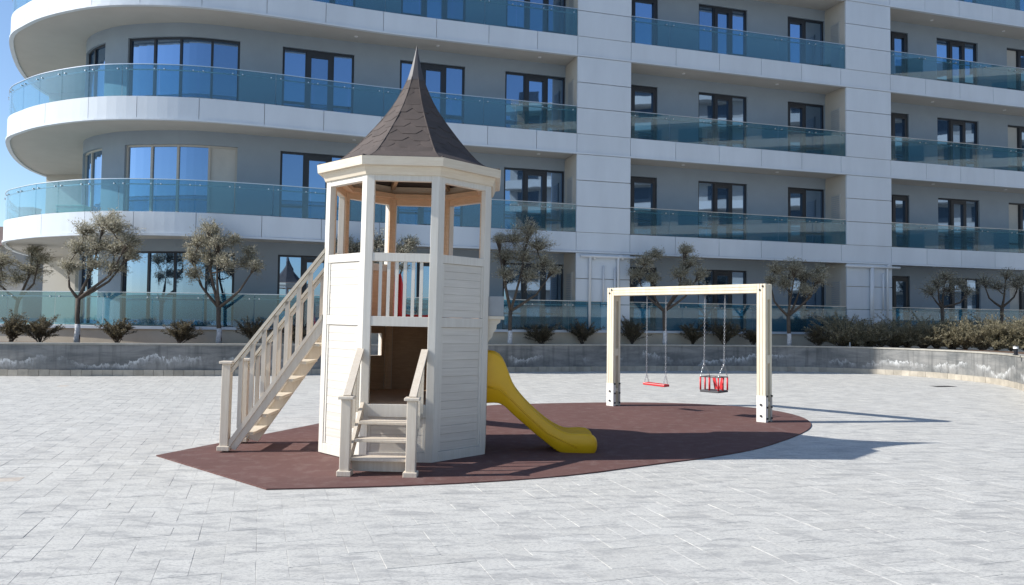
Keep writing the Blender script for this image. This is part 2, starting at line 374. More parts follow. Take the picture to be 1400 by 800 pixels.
def paver_geo(hw, hh, tz=0.0, tilt=(0, 0)):
    e = 0.0020; hw -= 0.0008; hh -= 0.0008; z = tz
    vs = []
    for sx, sy in ((-1, -1), (1, -1), (1, 1), (-1, 1)): vs.append((sx*hw, sy*hh, -0.028))
    for sx, sy in ((-1, -1), (1, -1), (1, 1), (-1, 1)): vs.append((sx*hw, sy*hh, z-0.0012))
    for sx, sy in ((-1, -1), (1, -1), (1, 1), (-1, 1)): vs.append((sx*(hw-e), sy*(hh-e), z+sx*tilt[0]+sy*tilt[1]))
    fs = [(0, 1, 5, 4), (1, 2, 6, 5), (2, 3, 7, 6), (3, 0, 4, 7), (4, 5, 9, 8), (5, 6, 10, 9), (6, 7, 11, 10), (7, 4, 8, 11), (8, 9, 10, 11)]
    return vs, fs
def set_tone(me, cols):  # cols: one per vertex
    a = me.color_attributes.new('tone', 'FLOAT_COLOR', 'POINT'); a.data.foreach_set('color', np.array(cols, dtype=np.float32).ravel())
variants = []
for k in range(40):
    vs, fs = paver_geo(pw/2, pw, random.uniform(-0.0012, 0.0012), (random.uniform(-.0009, .0009), random.uniform(-.0009, .0009)))
    me = bpy.data.meshes.new('paver'); me.from_pydata(vs, [], fs); me.materials.append(M['paver']); set_tone(me, [tone()]*len(vs)); variants.append(me)
for (x, y, w, h) in near:
    o = bpy.data.objects.new('paver', random.choice(variants)); o.location = (x, y, 0); o.rotation_euler = (0, 0, rad(18.0)+(0 if h == 2 else math.pi/2)+random.choice((0, math.pi)))
    o.parent = ground; col.objects.link(o)
vs_all, fs_all, tn = [], [], []
for (x, y, w, h) in far:
    vs, fs = paver_geo(w*pw/2, h*pw/2, random.uniform(-0.001, 0.001)); o = len(vs_all)
    vs_all += [(x+a*ca-b*sa, y+a*sa+b*ca, c) for a, b, c in vs]; fs_all += [tuple(q+o for q in f) for f in fs]; tt = tone(); tn += [tt]*len(vs)
me = bpy.data.meshes.new('distant_pavers'); me.from_pydata(vs_all, [], fs_all); me.materials.append(M['paver']); set_tone(me, tn)
fo = bpy.data.objects.new('distant_pavers', me); fo.parent = ground; col.objects.link(fo); fo['kind'] = 'stuff'

mt = MB().prism(MATPOLY, 0.0015, 0.014).build('rubber_surface', M['rubber']); tag(mt, 'maroon rubber safety surface under the tower and swings', 'play surface')

# ------------------------------------------------------------------ planter wall, soil
wt = thing('planter_wall', 'low curved grey concrete retaining wall with white salt stains', 'wall')
b = MB(); ribbon(b, wo_, wL, 0, wL[-1], 0.0, 0.25, -0.02, 0.84, 0.3); b.build('wall_body', M['stained'], wt)
b = MB(); ribbon(b, wo_, wL, 0, wL[-1], -0.025, 0.28, 0.8401, 0.885, 0.3); b.build('coping', M['coping'], wt)
q = 6.0
while q < wL[-1]-1:
    lw = 0.26; b = MB(); a = sample(wo_, wL, q); t = tangent(wo_, wL, q+lw/2); nrm = (-t[1], t[0])
    pr = 0.045+random.uniform(-.004, .004); hh = 0.165+random.uniform(-.006, .006)
    P = [(a[0]+t[0]*0.004-nrm[0]*pr, a[1]+t[1]*0.004-nrm[1]*pr), (a[0]+t[0]*(lw-.004)-nrm[0]*pr, a[1]+t[1]*(lw-.004)-nrm[1]*pr), (a[0]+t[0]*(lw-.004)+nrm[0]*.01, a[1]+t[1]*(lw-.004)+nrm[1]*.01), (a[0]+t[0]*.004+nrm[0]*.01, a[1]+t[1]*.004+nrm[1]*.01)]
    b.prism(P, 0.001, hh).build('skirting_tile', M['skirt'], wt); q += lw
b = MB(); n = 90; qs = np.linspace(0, wL[-1], n); A = offset_pts(wo_, wL, qs, 0.2); B = offset_pts(wo_, wL, qs, 2.6)
vs = [(x, y, 0.80) for x, y in A]+[(x, y, 0.84) for x, y in B]
b.add(vs, [(i, i+1, n+i+1, n+i) for i in range(n-1)]).build('planter_soil', M['soil']); tag(bpy.data.objects['planter_soil'], 'reddish soil in the raised planter', kind='structure')

# ------------------------------------------------------------------ apartment building (local frame: s along facade, d into building)
BO = Vector((4.12, 26.75, 0)); BA = math.atan2(0.2803, 0.96)
bld = thing('apartment_building', 'white and grey apartment building with curved balcony bands and teal glass railings', 'building', BO, BA)
def tl(p):
    x, y = p[0]-BO.x, p[1]-BO.y; c, s = math.cos(BA), math.sin(BA); return (x*c+y*s, -x*s+y*c)
LV = [1.33, 4.68, 8.08, 11.48, 14.88, 18.28]; FH = 0.70
S_END = 30.0
edge = [tl(p) for p in [(-19.6, 37), (-19.55, 34), (-19.45, 31.5), (-19.05, 29.7), (-18.1, 27.5), (-16.7, 25.1), (-15.58, 24.05), (-14.3, 23.2), (-12.6, 22.5), (-11, 22.3), (-9.3, 22.45), (-7.54, 22.98), (-6.0, 23.6)]]
edge += [(-9.0, -0.05), (-7.5, 0), (-4, 0), (0, 0), (8, 0), (16, 0), (24, 0), (S_END, 0)]
eo, eL = smooth_path(edge, None)
rec = [tl(p) for p in [(-15.4, 37), (-15.4, 34), (-15.35, 31), (-15.25, 28.2), (-14.75, 26.2), (-13.95, 24.95), (-12.5, 24.05), (-10.8, 23.75), (-9.6, 23.85)]]
rec += [(-11.9, 1.12), (-10.0, 1.2), (-8, 1.2), (0, 1.2), (10, 1.2), (20, 1.2), (S_END, 1.2)]
ro, rL = smooth_path(rec, None)
def q_at_s(out, L, s, lo=0):   # path parameter where local x = s on the last (straight-ish) stretch
    i0 = np.argmax(out[:, 0] > -16.5) if lo == 0 else lo
    return float(np.interp(s, out[i0:, 0], L[i0:]))
def q_near(out, L, wp):
    p = np.array(tl(wp)); return float(L[np.argmin(np.linalg.norm(out-p, axis=1))])
def q_ray(out, L, px):          # where a plan direction from the plaza centre cuts the curve
    best = None
    cl, sl_ = math.cos(BA), math.sin(BA)
    wx = BO.x+out[:, 0]*cl-out[:, 1]*sl_; wy = BO.y+out[:, 0]*sl_+out[:, 1]*cl
    r = wx/wy-(px-700)/FPX; i0 = int(np.argmin(np.abs(np.where(wy < 27, r, 9)))); return float(L[i0])
# --- slabs, fascia panels
joint_px = [29, 60, 121, 190, 273, 362]
jq = [0.5, 2.6, 4.7, 6.5, q_near(eo, eL, (-18.1, 27.5)), q_near(eo, eL, (-16.9, 25.4)), q_near(eo, eL, (-15.6, 24.05)), q_near(eo, eL, (-14.3, 23.2)), q_near(eo, eL, (-12.6, 22.5)), q_near(eo, eL, (-11.04, 22.3)), q_near(eo, eL, (-9.3, 22.45)), q_near(eo, eL, (-7.54, 22.98))]
s_j = [-10.5, -8.7, -6.97, -5.2, -3.49, -2.03, -0.02]+[1.76*k-0.02 for k in range(1, 6)]+[9.02, 11.1]+[11.1+1.72*k for k in range(1, 11)]+[S_END-0.02]
s_j = sorted(set(round(x, 3) for x in s_j))
s_j = [s for i, s in enumerate(s_j) if i == 0 or s-s_j[i-1] > 0.9]
jq = sorted(jq)+[q_at_s(eo, eL, s) for s in s_j]
for lv in LV[1:]:
    b = MB()
    n = 150; qs = np.linspace(0.01, eL[-1]-.01, n); A = offset_pts(eo, eL, qs, 0.05)
    A = A+[(S_END, 12), (-16, 12)]
    b.prism(A, lv-FH+0.05, lv-0.03); b.build('floor_slab', M['soffit'], bld)
    for i in range(len(jq)-1):
        b = MB(); ribbon(b, eo, eL, jq[i]+0.008, jq[i+1]-0.008, 0.0, 0.07, lv-FH+0.07, lv, 0.35); b.build('fascia_panel', M['fascia'], bld)
    b = MB(); ribbon(b, eo, eL, 0.1, eL[-1]-.02, -0.035, 0.09, lv-FH, lv-FH+0.062, 0.4); b.build('drip_edge', M['fascia'], bld)
# --- recess wall with window openings
SH = 2.32       # window head above floor
wins = [('A1', q_ray(ro, rL, 107), q_ray(ro, rL, 134), 2), ('A', q_ray(ro, rL, 163), q_ray(ro, rL, 320), 4)]
for nm, a, c, k in [('B', -11.78, -9.5, 3), ('C', -7.98, -5.73, 3), ('D', -4.28, -2.03, 3), ('E', 0.25, 1.62, 2), ('F', 3.34, 5.45, 3), ('G', 7.28, 9.0, 2), ('H', 11.9, 13.12, 2), ('I', 14.6, 16.8, 3), ('J', 18.4, 20.5, 3), ('K', 22.2, 24.4, 3), ('L', 26, 28.2, 3)]:
    i0 = int(np.argmax(ro[:, 0] > -12.2)); wins.append((nm, q_at_s(ro, rL, a, i0), q_at_s(ro, rL, c, i0), k))
for fi, lv in enumerate(LV[:5]):
    top = LV[fi+1]-FH+0.06; b = MB(); q = 0.0
    for nm, a, c, k in wins:
        if a > q: ribbon(b, ro, rL, q, a, 0, 0.3, lv-0.05, top, 0.3)
        ribbon(b, ro, rL, a, c, 0, 0.3, lv+SH, top, 0.3); q = c
    ribbon(b, ro, rL, q, rL[-1], 0, 0.3, lv-0.05, top, 0.5)
    b.build('wall', M['wallgrey'], bld)
    # side wing wall behind the curve
    b = MB(); p0 = tl((-15.3, 31.2)); p1 = tl((-19.3, 31.7)); b.bar((p0[0], p0[1], (lv+top)/2-.02), (p1[0], p1[1], (lv+top)/2-.02), 0.25, top-lv+.06); b.build('wing_wall', M['wallbeige'], bld)
    if fi == 0:
        p0 = tl((-16.6, 31.0)); p1 = tl((-17.7, 31.13)); MB().bar((p0[0], p0[1], lv+1.1), (p1[0], p1[1], lv+1.1), 0.1, 2.2).build('door', M['dooragrey'], bld)
    for nm, a, c, k in wins:
        fm = M['paleframe'] if (nm in ('A', 'A1') and fi == 1) else M['frame']
        d0, d1 = 0.10, 0.16; fw = 0.06
        b = MB(); ribbon(b, ro, rL, a, c, d0-.02, d1+.02, lv+SH-fw, lv+SH-.001, 0.3); ribbon(b, ro, rL, a, c, d0-.02, d1+.02, lv-.02, lv+0.05, 0.3)
        cuts = [a, c]
        if nm == 'A': cuts = [a]+[q_ray(ro, rL, x) for x in (199, 237, 280)]+[c]
        elif k == 3: w = c-a; cuts = [a, a+w*0.33, a+w*0.70, c]
        elif k == 2: cuts = [a, (a+c)/2, c]
        if nm == 'E': cuts = [a, a+0.32, c]
        if nm == 'H': cuts = [a, a+0.42, c]
        for x in cuts:
            x0 = max(a, x-0.035); x1 = min(c, x+0.035)
            if x in (a, c): x0, x1 = (a, a+0.07) if x == a else (c-0.07, c)
            ribbon(b, ro, rL, x0, x1, d0-.022, d1+.022, lv, lv+SH-.002, 0.3)
        fr = b.build('window', fm, bld)
        for j in range(len(cuts)-1):
            x0, x1 = cuts[j]+0.035, cuts[j+1]-0.035
            door = (nm not in ('A', 'A1') and k == 3 and j == 1) or nm in ('E', 'H') and j == 1 or (nm == 'G' and j == 0)
            if door:   # sash frame proud of the fixed lights
                s_ = MB(); ribbon(s_, ro, rL, x0-.02, x0+.12, d0-.05, d1, lv+.05, lv+SH-.07, .4); ribbon(s_, ro, rL, x1-.12, x1+.02, d0-.05, d1, lv+.05, lv+SH-.07, .4)
                ribbon(s_, ro, rL, x0+.12, x1-.12, d0-.049, d1, lv+SH-.21, lv+SH-.071, .4); ribbon(s_, ro, rL, x0+.12, x1-.12, d0-.049, d1, lv+.051, lv+.2, .4)
                s_.build('door_sash', fm, fr); x0 += .1; x1 -= .1
            elif nm not in ('A', 'A1'):
                s_ = MB(); ribbon(s_, ro, rL, x0, x1, d0-.03, d1, lv+.52, lv+.58, .4); s_.build('transom', fm, fr)
            pm = M['blind'] if (nm == 'A' and j == 3 and fi == 1) or (nm == 'J' and j == 0) else M['pane']
            p = MB(); ribbon(p, ro, rL, x0-.01, x1+.01, (d0+d1)/2-.004, (d0+d1)/2+.004, lv+.04, lv+SH-.05, .3); p.build('pane', pm, fr)
# --- ground slab and plinth (its own front line)
GR = [(-24, 23.6), (-19, 22.9), (-14.2, 22.6), (-11.5, 22.5), (-9.2, 22.65), (-6.6, 23.2), (-3.8, 24.1), (-0.5, 25.25), (2.2, 26.1)]
gr = [tl(p) for p in GR]+[(0.6, 0), (2, 0), (6, 0), (12, 0), (20, 0), (S_END, 0)]
go_, gL = smooth_path(gr, None)
qs = np.linspace(0.01, gL[-1]-.01, 120); A = offset_pts(go_, gL, qs, 0.02)
MB().prism(A+[(S_END, 12), (-24, 12)], 0.3, 1.25).build('plinth', M['plinth'], bld)
b = MB(); ribbon(b, go_, gL, 0, gL[-1], -0.05, 0.4, 1.2501, 1.33, 0.4); b.build('terrace_edge', M['fascia'], bld)
b = MB(); qs2 = offset_pts(go_, gL, qs, 0.38); b.prism(qs2+[(S_END, 12), (-24, 12)], 1.2502, 1.32).build('terrace_floor', M['soffit'], bld)
# --- glass railings
def railing(out, L, q0, q1, lv, pitch=1.35, h=0.95, off=0.03, marks=None):
    cuts = marks or list(np.linspace(q0, q1, max(1, int(round((q1-q0)/pitch)))+1))
    for i in range(len(cuts)-1):
        b = MB(); ribbon(b, out, L, cuts[i]+.008, cuts[i+1]-.008, off, off+.014, lv+0.02, lv+h, 0.3); gp = b.build('glass_panel', M['balglass'], bld)
        c = MB()
        for qq in (cuts[i]+.14, cuts[i+1]-.14):
            p = sample(out, L, qq); t = tangent(out, L, qq)
            for zz in (lv+h-.13,):
                cx, cy = p[0]-t[1]*(off-.012), p[1]+t[0]*(off-.012)
                c.tube([(cx+t[1]*.02, cy-t[0]*.02, zz), (cx-t[1]*.05, cy+t[0]*.05, zz)], 0.021, 8)
        c.build('clamp', M['steel'], gp)
    b = MB(); ribbon(b, out, L, q0, q1, off-.012, off+.03, lv+h+.0005, lv+h+.022, 0.3); b.build('handrail', M['steel'], bld)
    b = MB(); qq = np.linspace(q0, q1, max(2, int((q1-q0)/0.4)+1))
    b.tube([(*offset_pts(out, L, [x], off+.075)[0], lv+h-.13) for x in qq], 0.018, 6); b.build('inner_rail', M['steel'], bld)
i_e = int(np.argmax(eo[:, 0] > -12))
for fi, lv in enumerate(LV[1:5]):
    qa = 2.0; qb = q_at_s(eo, eL, -2.03); railing(eo, eL, qa, qb-.01, lv, 1.12)
    railing(eo, eL, q_at_s(eo, eL, 0.0)+.01, q_at_s(eo, eL, 9.02)-.01, lv, 1.5)
    railing(eo, eL, q_at_s(eo, eL, 11.11)+.01, q_at_s(eo, eL, S_END)-.3, lv, 1.5)
railing(go_, gL, 0.5, gL[-1]-.5, 1.33, 1.45, 0.98)
# --- piers with cladding panels
for a, c in ((-2.03, -0.02), (9.02, 11.11)):
    pr = MB(); pr.box(a+.02, c-.02, 0.05, 1.35, 1.25, 18.2); pier = pr.build('pier', M['wallbeige'], bld)
    for fi, lv in enumerate(LV[:5]):
        z0, z1 = lv+.012, LV[fi+1]-FH-.012; nn = 3
        for k in range(nn):
            za = z0+(z1-z0)*k/nn+(.012 if k else 0); zb = z0+(z1-z0)*(k+1)/nn-(.012 if k < nn-1 else 0)
            MB().box(a+.002, c-.002, -0.012, 0.055, za, zb).build('cladding_panel', M['fascia'], pier)
        # white lining on the recess sides with a louvred vent
        lin = MB().box(a+.0, a+.018, 0.06, 1.2, lv, z1).build('side_lining', M['wallbeige'], pier)
        v = MB().box(a-.03, a-.001, 0.32, 0.84, lv+.15, lv+2.0).build('vent_louvre', M['louver'], pier)
        sl_ = MB()
        for k in range(22): sl_.box(a-.045, a-.03, 0.36, 0.80, lv+.22+k*.08, lv+.26+k*.08)
        sl_.build('slat', M['greybox'], v)
# ground-floor pipes on the piers
def pipes(sa_, items, z1):
    for s0, w, zb, zt, hook in items:
        pts = [(s0, -0.09, zb), (s0, -0.09, zt)]
        if hook: pts += [(s0+.03, -.09, zt+.07), (s0+.10, -.09, zt+.09), (s0+.16, -.09, zt+.05), (s0+.17, -.09, zt-.05)]
        MB().tube(pts, w, 8).build('downpipe', M['pipe'], bld, True)
pipes(0, [(-1.55, .045, 1.4, 3.8, True), (-1.05, .03, 2.3, 3.55, False), (-0.62, .03, 1.4, 3.5, False), (-0.5, .05, 1.4, 3.82, True), (10.1, .075, 1.4, 3.82, False), (10.62, .03, 2.2, 3.6, False), (10.82, .04, 1.4, 3.85, True)], 3.9)
for a, c in ((-1.9, 0.9), (8.9, 11.4)):
    MB().tube([(a, -.1, 3.86), (c, -.1, 3.86)], .05, 8).build('conduit', M['pipe'], bld, True)
# soffit downlights
for lv in LV[1:]:
    for s in (-9.5, -6.8, -3.2, 2.4, 6.4, 13.8, 17.6, 21):
        MB().tube([(s, .65, lv-FH+.03), (s, .65, lv-FH+.052)], .06, 12).build('downlight', M['lamp_white'], bld)
MB().box(-13, S_END-.1, 3.5, 11.5, 18.25, 19).build('roof', M['soffit'], bld)

# building across the plaza (behind the viewer, mirrored in the glazing) and a far house
ob = thing('opposite_building', 'pale apartment block across the plaza, seen only mirrored in the windows', 'building', (66, -14, 0), math.atan2(22, 20))
MB().box(-32, 32, 0.6, 12, 0, 27).build('wall', M['housewall'], ob)
for k in range(9):
    MB().box(-32.5, 32.5, -0.9+12.6, 13.4, 2.2+k*3.1, 3.1+k*3.1).build('balcony_band', M['soffit'], ob)
    for j in range(14):
        MB().box(-31+j*4.5, -28.4+j*4.5, 11.9, 12.05, 3.4+k*3.1, 5.0+k*3.1).build('window', M['darkwin'], ob)
hs = thing('distant_house', 'small pale house with brown roof at the far left behind the trees', 'house', (-45, 62, 0))
MB().box(-9, 5.5, 0, 9, 0, 7.2).build('wall', M['housewall'], hs)
MB().add([(-9.6, -.6, 7.2), (6.1, -.6, 7.2), (6.1, 9.6, 7.2), (-9.6, 9.6, 7.2), (-8, 4.5, 9.3), (4.5, 4.5, 9.3)], [(0, 1, 5, 4), (1, 2, 5), (2, 3, 4, 5), (3, 0, 4), (3, 2, 1, 0)]).build('roof', M['roofgrey'], hs)
for x in (-7, -4, -1, 2): 
    w_ = MB().box(x, x+1.4, -.06, .02, 3.9, 5.6).build('window', M['fascia'], hs); MB().box(x+.15, x+1.25, -.09, -.06, 4.05, 5.45).build('pane', M['darkwin'], w_)

# ------------------------------------------------------------------ play tower (local frame at its centre)
TC = Vector((-1.300, 9.62, 0.014)); TR = rad(1.2)
tw = thing('play_tower', 'whitewashed wooden octagonal play tower with dark spire roof, stairs and slides', 'playhouse', TC, TR)
tw.rotation_euler = (0, rad(0.65), TR)
AP = 0.99; SIDE = 2*AP*math.tan(math.pi/8); RC = AP/math.cos(math.pi/8); HS = SIDE/2
FN = {'front': -90, 'right_front': -45, 'right': 0, 'back_right': 45, 'back': 90, 'back_left': 135, 'left': 180, 'left_front': -135}
def fax(deg):
    a = rad(deg); n = Vector((math.cos(a), math.sin(a), 0)); u = Vector((-math.sin(a), math.cos(a), 0)); return n, u
def fbox(mb, deg, u0, u1, a0, a1, z0, z1, mi=0):
    n, u = fax(deg); p = []
    for z in (z0, z1):
        for (uu, aa) in ((u0, a0), (u0, a1), (u1, a1), (u1, a0)): v = n*aa+u*uu; p.append((v.x, v.y, z))
    return mb.hexa([p[0], p[1], p[2], p[3], p[4], p[5], p[6], p[7]], mi)
Z_HEAD, Z_SILL, Z_SILLB, Z_MID1, Z_MID0 = 3.16, 2.34, 2.245, 1.625, 1.515
PW = 0.088; th = 0.075
for k in range(8):   # corner posts
    va = rad(-90+22.5+45*k); V = Vector((math.cos(va), math.sin(va)))*RC
    nA, uA = fax(-90+45*k); nB, uB = fax(-45+45*k)
    ua = Vector((uA.x, uA.y)); ub = Vector((uB.x, uB.y)); na = Vector((nA.x, nA.y)); nb = Vector((nB.x, nB.y))
    P = [V, V-ua*PW, V-ua*PW-na*th]; ic = V*((AP-th)/AP); P += [ic, V+ub*PW-nb*th, V+ub*PW]
    P = [(p.x, p.y) for p in reversed(P)]
    MB().prism(P, 0.0, 3.27).build('post', M['post'], tw, bevel=0.004)
    # natural timber inside corner, seen through the openings
    P2 = [ic*0.999, V-ua*(PW-.004)-na*(th+.001), V-ua*(PW-.004)-na*(th+.02), ic*0.972, V+ub*(PW-.004)-nb*(th+.02), V+ub*(PW-.004)-nb*(th+.001)]
    MB().prism([(p.x, p.y) for p in reversed(P2)], 0.6, 3.26).build('inner_post', M['natural'], tw)
ui = HS-PW
def panel(deg, z0, z1, hole=None, inner=True):
    """frame mesh with recessed boards; hole=(u0,u1,z0,z1)"""
    fr = MB(); sw = 0.03
    fbox(fr, deg, -ui, -ui+sw, AP-.055, AP-.010, z0+.002, z1-.002); fbox(fr, deg, ui-sw, ui, AP-.055, AP-.010, z0+.002, z1-.002)
    bk = [(-ui+sw, ui-sw, z0+.002, z1-.002)] if not hole else [(-ui+sw, hole[0]-.031, z0+.002, z1-.002), (hole[1]+.031, ui-sw, z0+.002, z1-.002), (hole[0]-.031, hole[1]+.031, z0+.002, hole[2]-.031), (hole[0]-.031, hole[1]+.031, hole[3]+.031, z1-.002)]
    for (p, q_, r, t_) in bk:
        if q_-p > .004 and t_-r > .004: fbox(fr, deg, p, q_, AP-.0548, AP-.047, r, t_)
    if hole:
        a, b_, c, d = hole
        wf_ = MB()
        for (p, q_, r, s) in ((a-.03, a, c-.03, d+.03), (b_, b_+.03, c-.03, d+.03), (a, b_, c-.03, c), (a, b_, d, d+.03)): fbox(wf_, deg, p, q_, AP-.07, AP+.004, r, s)
        wf_.build('opening_frame', M['post'], tw)
    f = fr.build('wall_panel', M['post'], tw)
    nb = max(1, round((z1-z0)/0.094)); h = (z1-z0)/nb
    for i in range(nb):
        za, zb = z0+i*h+.0008, z0+(i+1)*h-.0012; jj = random.uniform(-.0015, .0015)
        segs = [(-ui+sw, ui-sw)]
        if hole and zb > hole[2]-.02 and za < hole[3]+.02: segs = [(s0, s1) for s0, s1 in ((-ui+sw, hole[0]-.03), (hole[1]+.03, ui-sw)) if s1-s0 > .03]
        for s0, s1 in segs:
            n, u = fax(deg); p = []
            for z, o1 in ((za, AP-.018+jj), (zb, AP-.019+jj)):
                for (uu, aa) in ((s0, AP-.045), (s0, o1), (s1, o1), (s1, AP-.045)): v = n*aa+u*uu; p.append((v.x, v.y, z))
            MB().hexa(p).build('plank', M['plank'], f)
    if inner:
        b = MB()
        if hole:
            a, b_, c, d = hole; rr = [(-ui, a, z0, z1), (b_, ui, z0, z1), (a, b_, z0, c), (a, b_, d, z1)]
        else: rr = [(-ui, ui, z0, z1)]
        for r in rr:
            if r[1]-r[0] > .01 and r[3]-r[2] > .01: fbox(b, deg, r[0], r[1], AP-.075, AP-.0555, r[2], r[3])
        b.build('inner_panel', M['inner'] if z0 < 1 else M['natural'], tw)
def rail(deg, z0, z1, name='rail', proud=0.0):
    fbox(MB(), deg, 0, 0, 0, 0, 0, 0)
    b = MB(); fbox(b, deg, -ui, ui, AP-.07, AP-.0035+proud, z0, z1); b.build(name, M['post'], tw, bevel=0.003)
LFH = 0.64; UFH = 1.60
holes = {'right': (-.27, .27, 0.62, 1.28), 'back_left': (-.27, .02, 1.10, 1.40)}
for nm, dg in FN.items():
    rail(dg, Z_HEAD, 3.268, 'header_rail')
    b = MB(); fbox(b, dg, -ui, ui, AP-.09, AP-.0705, Z_HEAD+.002, 3.26); b.build('inner_header', M['natural'], tw)
    rail(dg, Z_MID0, Z_MID1, 'mid_rail')
    if nm == 'front':
        rail(dg, Z_SILLB, Z_SILL, 'top_rail')
        for i in range(6):
            u0 = -ui+(i+0.5+.5)*(2*ui)/7.0; b = MB(); fbox(b, dg, u0-.018, u0+.018, AP-.05, AP-.02, Z_MID1+.001, Z_SILLB-.001); b.build('baluster', M['post'], tw)
        rail(dg, 0.50, LFH, 'threshold', 0.006)
        panel(dg, 0.11, 0.498, inner=False); rail(dg, 0.0, 0.108, 'bottom_rail')
        continue
    rail(dg, 0.0, 0.115, 'bottom_rail', 0.004)
    panel(dg, 0.117, Z_MID0-.002, holes.get(nm))
    if nm not in ('left', 'back'):
        rail(dg, Z_SILLB, Z_SILL, 'top_rail'); panel(dg, Z_MID1+.002, Z_SILLB-.002)
oct_ = lambda a: [(a/math.cos(math.pi/8)*math.cos(rad(22.5+45*k)), a/math.cos(math.pi/8)*math.sin(rad(22.5+45*k))) for k in range(8)]
MB().prism(oct_(AP-.08), LFH-.06, LFH).build('lower_floor', M['natural'], tw)
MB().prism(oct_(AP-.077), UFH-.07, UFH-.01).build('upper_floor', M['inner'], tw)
# eaves
def ring(a_in0, a_out0, a_in1, a_out1, z0, z1, name, mat, dg):
    n, u = fax(dg); t8 = math.tan(math.pi/8); p = []
    for z, ai, ao in ((z0, a_in0, a_out0), (z1, a_in1, a_out1)):
        for (aa, sg) in ((ai, -1), (ao, -1), (ao, 1), (ai, 1)): v = n*aa+u*(sg*aa*t8*.999); p.append((v.x, v.y, z))
    return MB().hexa(p).build(name, mat, tw)
for dg in FN.values():
    ring(AP-.06, AP+.018, AP-.06, AP+.052, 3.225, 3.318, 'eaves_moulding', M['cream'], dg)
    ring(AP-.06, AP+.102, AP-.06, AP+.112, 3.3185, 3.417, 'eaves_board', M['cream'], dg)
    ring(AP-.18, AP-.0905, AP-.18, AP-.0905, 3.24, 3.30, 'inner_moulding', M['natural'], dg)
# roof
PROF = [(1.19, 3.427), (1.05, 3.430), (0.99, 3.452), (0.87, 3.54), (0.695, 3.72), (0.535, 3.91), (0.415, 4.06), (0.315, 4.20), (0.235, 4.33), (0.17, 4.46), (0.12, 4.57), (0.09, 4.66), (0.055, 4.80), (0.0, 5.04)]
pr, pL = smooth_path(PROF, None)
n_r = 26; rr = [sample(pr, pL, q) for q in np.linspace(0, pL[-1], n_r)]
def rp(r, z, deg): return (r*math.cos(rad(deg)), r*math.sin(rad(deg)), z)
b = MB(); vs = []; fs = []
for i, (r, z) in enumerate(rr): vs += [rp(max(r, .002), z-.006, -67.5+45*k) for k in range(8)]
for i in range(n_r-1):
    for k in range(8): fs.append((i*8+k, i*8+(k+1) % 8, (i+1)*8+(k+1) % 8, (i+1)*8+k))
roof = b.add(vs, fs).build('roof', M['shingle'], tw)
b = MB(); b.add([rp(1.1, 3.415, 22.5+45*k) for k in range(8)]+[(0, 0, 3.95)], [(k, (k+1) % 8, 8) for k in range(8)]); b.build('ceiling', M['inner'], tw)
for k in range(8): MB().bar(rp(1.0, 3.40, 22.5+45*k), rp(0.05, 3.86, 22.5+45*k), .05, .07).build('rafter', M['natural'], tw)
def clip(poly, f):
    out = []
    for i in range(len(poly)):
        a, c = poly[i], poly[(i+1) % len(poly)]; fa, fc = f(a), f(c)
        if fa >= 0: out.append(a)
        if (fa >= 0) != (fc >= 0): t = fa/(fa-fc); out.append((a[0]+(c[0]-a[0])*t, a[1]+(c[1]-a[1])*t))
    return out
c8, t8 = math.cos(math.pi/8), math.tan(math.pi/8)
hw_at = lambda q: max(0.0, sample(pr, pL, q)[0]*c8*t8)
tw_, ch = 0.30, 0.138; cap_q = float(np.interp(4.63, pr[:, 1], pL)); backs = MB(); count = 0
for kf, (nm, dg) in enumerate(FN.items()):
    n, u = fax(dg); q = 0.15; row = 0
    while q < cap_q:
        q1 = min(q+ch*1.7, cap_q+.02); off = (row % 2)*tw_/2; i0 = int(math.floor((-hw_at(q)-off)/tw_))-1
        for i in range(i0, -i0+2):
            uc = i*tw_+off; sg = 0.075 if row else 0.0
            P = [(uc-tw_*.499, q+sg), (uc-tw_*.26, q), (uc+tw_*.26, q), (uc+tw_*.499, q+sg), (uc+tw_*.499, q1), (uc-tw_*.499, q1)]
            hA, hB = hw_at(q), hw_at(q1); k_ = (hB-hA)/(q1-q); 
            for sgn in (1, -1): P = clip(P, lambda p, sgn=sgn: (hA+k_*(p[1]-q)+.004)-sgn*p[0]) if len(P) > 2 else P
            if len(P) < 3: continue
            ar = abs(sum(P[j][0]*P[(j+1) % len(P)][1]-P[(j+1) % len(P)][0]*P[j][1] for j in range(len(P)))/2)
            if ar < 0.0012: continue
            jit = random.uniform(0, .004); top = []; bot = []
            for (uu, qq) in P:
                r, z = sample(pr, pL, qq); rA = r*c8; tt = tangent(pr, pL, qq); on = (tt[1], -tt[0]) if tt[1] > 0 else (0, 1)
                lift = 0.0085+jit*.6-0.008*(qq-q)/(q1-q)
                for L_, lf in ((top, lift), (bot, -0.002)): v = n*(rA+on[0]*lf)+u*uu; L_.append((v.x, v.y, z+on[1]*lf))
            m_ = len(P); fs = [tuple(range(m_))]+[(j, m_+j, m_+(j+1) % m_, (j+1) % m_) for j in range(m_)]
            if nm in ('back', 'back_left', 'back_right'): backs.add(top+bot, fs)
            else: MB().add(top+bot, fs).build('shingle', M['shingle'], roof); count += 1
        q += ch; row += 1
bo = backs.build('rear_shingles', M['shingle'], roof); bo['kind'] = 'stuff'
print('shingles', count)
for k in range(8):   # hip strips
    pts = [sample(pr, pL, q) for q in np.linspace(0.02, cap_q, 16)]
    MB().tube([rp(r+.004, z+.004, -67.5+45*k) for r, z in pts], 0.008, 5).build('hip_strip', M['shingle'], roof)
b = MB(); lv_ = [(0.120, 4.60), (0.098, 4.66), (0.060, 4.80), (0.028, 4.94), (0.004, 5.06)]
vs = [rp(r, z, -67.5+45*k) for r, z in lv_ for k in range(8)]
